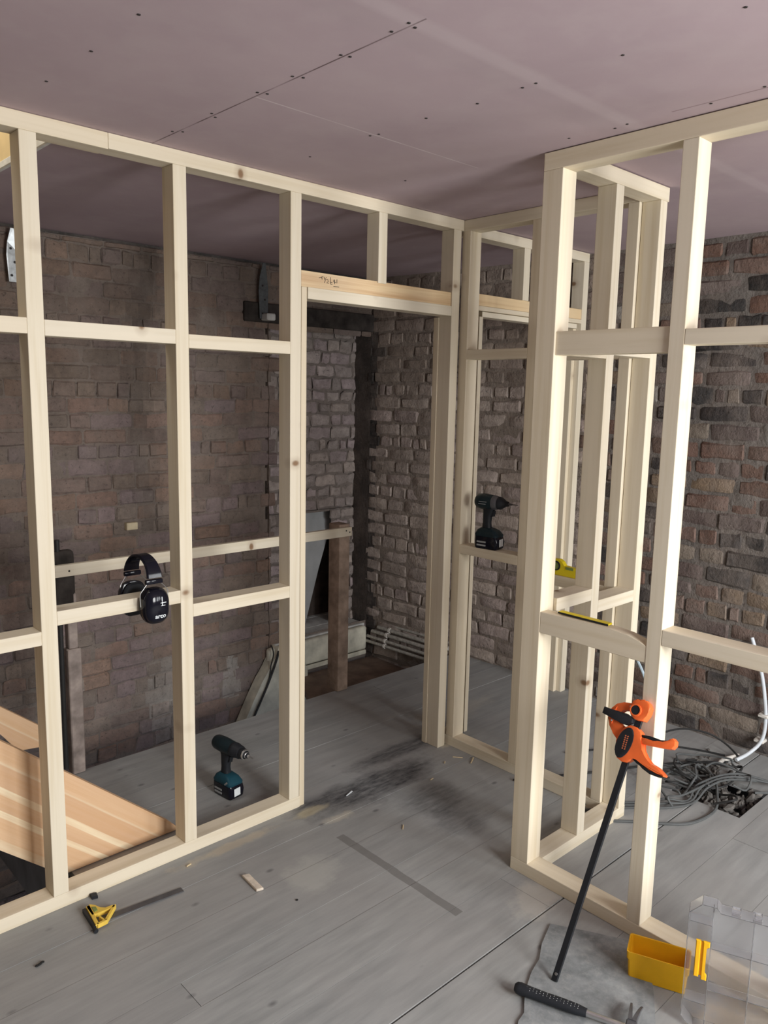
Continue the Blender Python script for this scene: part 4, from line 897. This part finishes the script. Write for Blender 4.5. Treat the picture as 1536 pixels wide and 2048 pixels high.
# combination square
t = thing('combination_square', 'combination square with a yellow cast head and long dull steel rule on the floor', 'square', (1.0, 2.23, 0))
zf = lambda u, v, q: (u, v, q)
bm = bmesh.new()
outer = [(0.891, 2.294), (0.906, 2.299), (0.917, 2.285), (0.924, 2.262), (0.937, 2.248), (0.953, 2.249), (0.968, 2.245), (0.958, 2.232), (0.915, 2.190), (0.881, 2.186), (0.884, 2.205), (0.887, 2.241)]
def strip(pa, pb, w):
    a = Vector(pa); b = Vector(pb); dd = (b - a).normalized(); nn = Vector((-dd.y, dd.x)) * w / 2
    prism(bm, [tuple(a - nn), tuple(b - nn), tuple(b + nn), tuple(a + nn)], 0.006, 0.020, zf, 0.001)
strip((0.898, 2.296), (0.884, 2.190), 0.011); strip((0.963, 2.244), (0.912, 2.193), 0.010); strip((0.884, 2.192), (0.916, 2.194), 0.010); strip((0.905, 2.222), (0.909, 2.196), 0.006)
prism(bm, [(0.891, 2.294), (0.906, 2.299), (0.917, 2.285), (0.923, 2.262), (0.936, 2.249), (0.953, 2.250), (0.968, 2.245), (0.958, 2.235), (0.930, 2.240), (0.905, 2.240), (0.889, 2.243)], 0.006, 0.020, zf, 0.001)
obj('head', bm, M['sqyellow'], t, smooth=False)['label'] = 'yellow cast head'
bm = bmesh.new(); prism(bm, [(0.8995, 2.250), (0.912, 2.252), (0.914, 2.272), (0.903, 2.280)], 0.0195, 0.0225, zf, 0.001); obj('level_vial', bm, M['green'], t, smooth=False)
bm = bmesh.new(); prism(bm, [(0.890, 2.296), (0.880, 2.188), (0.872, 2.190), (0.880, 2.296)], 0.002, 0.016, zf, 0.001); lathe(bm, [(0, 0.007), (0.012, 0.007)], (0.874, 2.176, 0.008), (0, 1, 0), n=12); obj('dark_side_face', bm, M['black'], t, smooth=False)
bm = bmesh.new(); prism(bm, [(0.940, 2.209), (1.175, 2.183), (1.177, 2.207), (0.960, 2.231), (0.895, 2.238), (0.895, 2.214)], 0.0015, 0.0040, zf, 0.0003); obj('rule', bm, M['darksteel'], t, smooth=False)['label'] = 'dull grey steel rule'

bm = bmesh.new(); prism(bm, [(1.363, 2.123), (1.386, 2.114), (1.378, 2.016), (1.355, 2.023)], 0.001, 0.010, zf, 0.0012); tag(obj('wood_offcut', bm, M['offcut'], smooth=False), 'small flat pale wood offcut on the bare floor in front of the left frame', 'offcut')
bm = bmesh.new(); prism(bm, [(0.932, 2.362), (0.952, 2.357), (0.948, 2.336), (0.930, 2.341)], 0.001, 0.012, zf, 0.001); tag(obj('black_packer', bm, M['black'], smooth=False), 'tiny black plastic packer poking out from under the left sole plate', 'packer')
bm = bmesh.new()
for q in ((0.706, 2.159), (0.697, 2.155), (0.690, 2.154)): bmesh.ops.create_icosphere(bm, subdivisions=1, radius=0.006, matrix=Matrix.Translation((q[0], q[1], 0.003)) @ Matrix.Diagonal((1.2, 0.8, 0.5, 1)))
tag(obj('grit_lump', bm, M['debris'], smooth=False), 'small black lump of grit on the floor near the bottom left corner', 'grit')
bm = bmesh.new(); bmesh.ops.create_icosphere(bm, subdivisions=1, radius=0.005, matrix=Matrix.Translation((1.32, 1.70, 0.002)) @ Matrix.Diagonal((1, 1, .4, 1))); bmesh.ops.translate(bm, verts=bm.verts, vec=(0.11, 0.20, 0))
tag(obj('grit_lump', bm, M['debris'], smooth=False), 'black speck on the open floor right of the flat wood offcut', 'grit')
for i, (x, y, a, l, w, lab) in enumerate(((2.63, 2.17, 0.5, 0.06, 0.006, 'longest pale wood sliver beside the far sole plate'), (2.60, 2.235, -0.9, 0.045, 0.004, 'upright-looking wood sliver near the foot of the far doorway stud'), (2.52, 2.24, 0.6, 0.022, 0.004, 'short wood sliver between the two doorway feet'),
        (2.36, 2.17, 0.1, 0.02, 0.004, 'small pale chip alone on the floor before the doorway'), (2.01, 2.31, 0.3, 0.045, 0.006, 'white sliver lying on the black floor stain'), (2.0, 1.98, 0.7, 0.03, 0.004, 'pale chip on the floor between the stain and the corner post'), (1.26, 2.30, 0.2, 0.02, 0.005, 'curled white shaving just in front of the left sole plate'))):
    bm = bmesh.new(); c, s = math.cos(a), math.sin(a)
    prism(bm, [(x - c * l / 2, y - s * l / 2), (x + c * l / 2, y + s * l / 2), (x + c * l / 2 - s * w, y + s * l / 2 + c * w), (x - c * l / 2 - s * w * 0.6, y - s * l / 2 + c * w * 0.6)], 0.0015, 0.005, zf, 0.0004)
    tag(obj('wood_sliver', bm, M['sliver'] if i != 4 else M['white'], smooth=False), lab, 'wood chip', 'wood slivers on the floor')
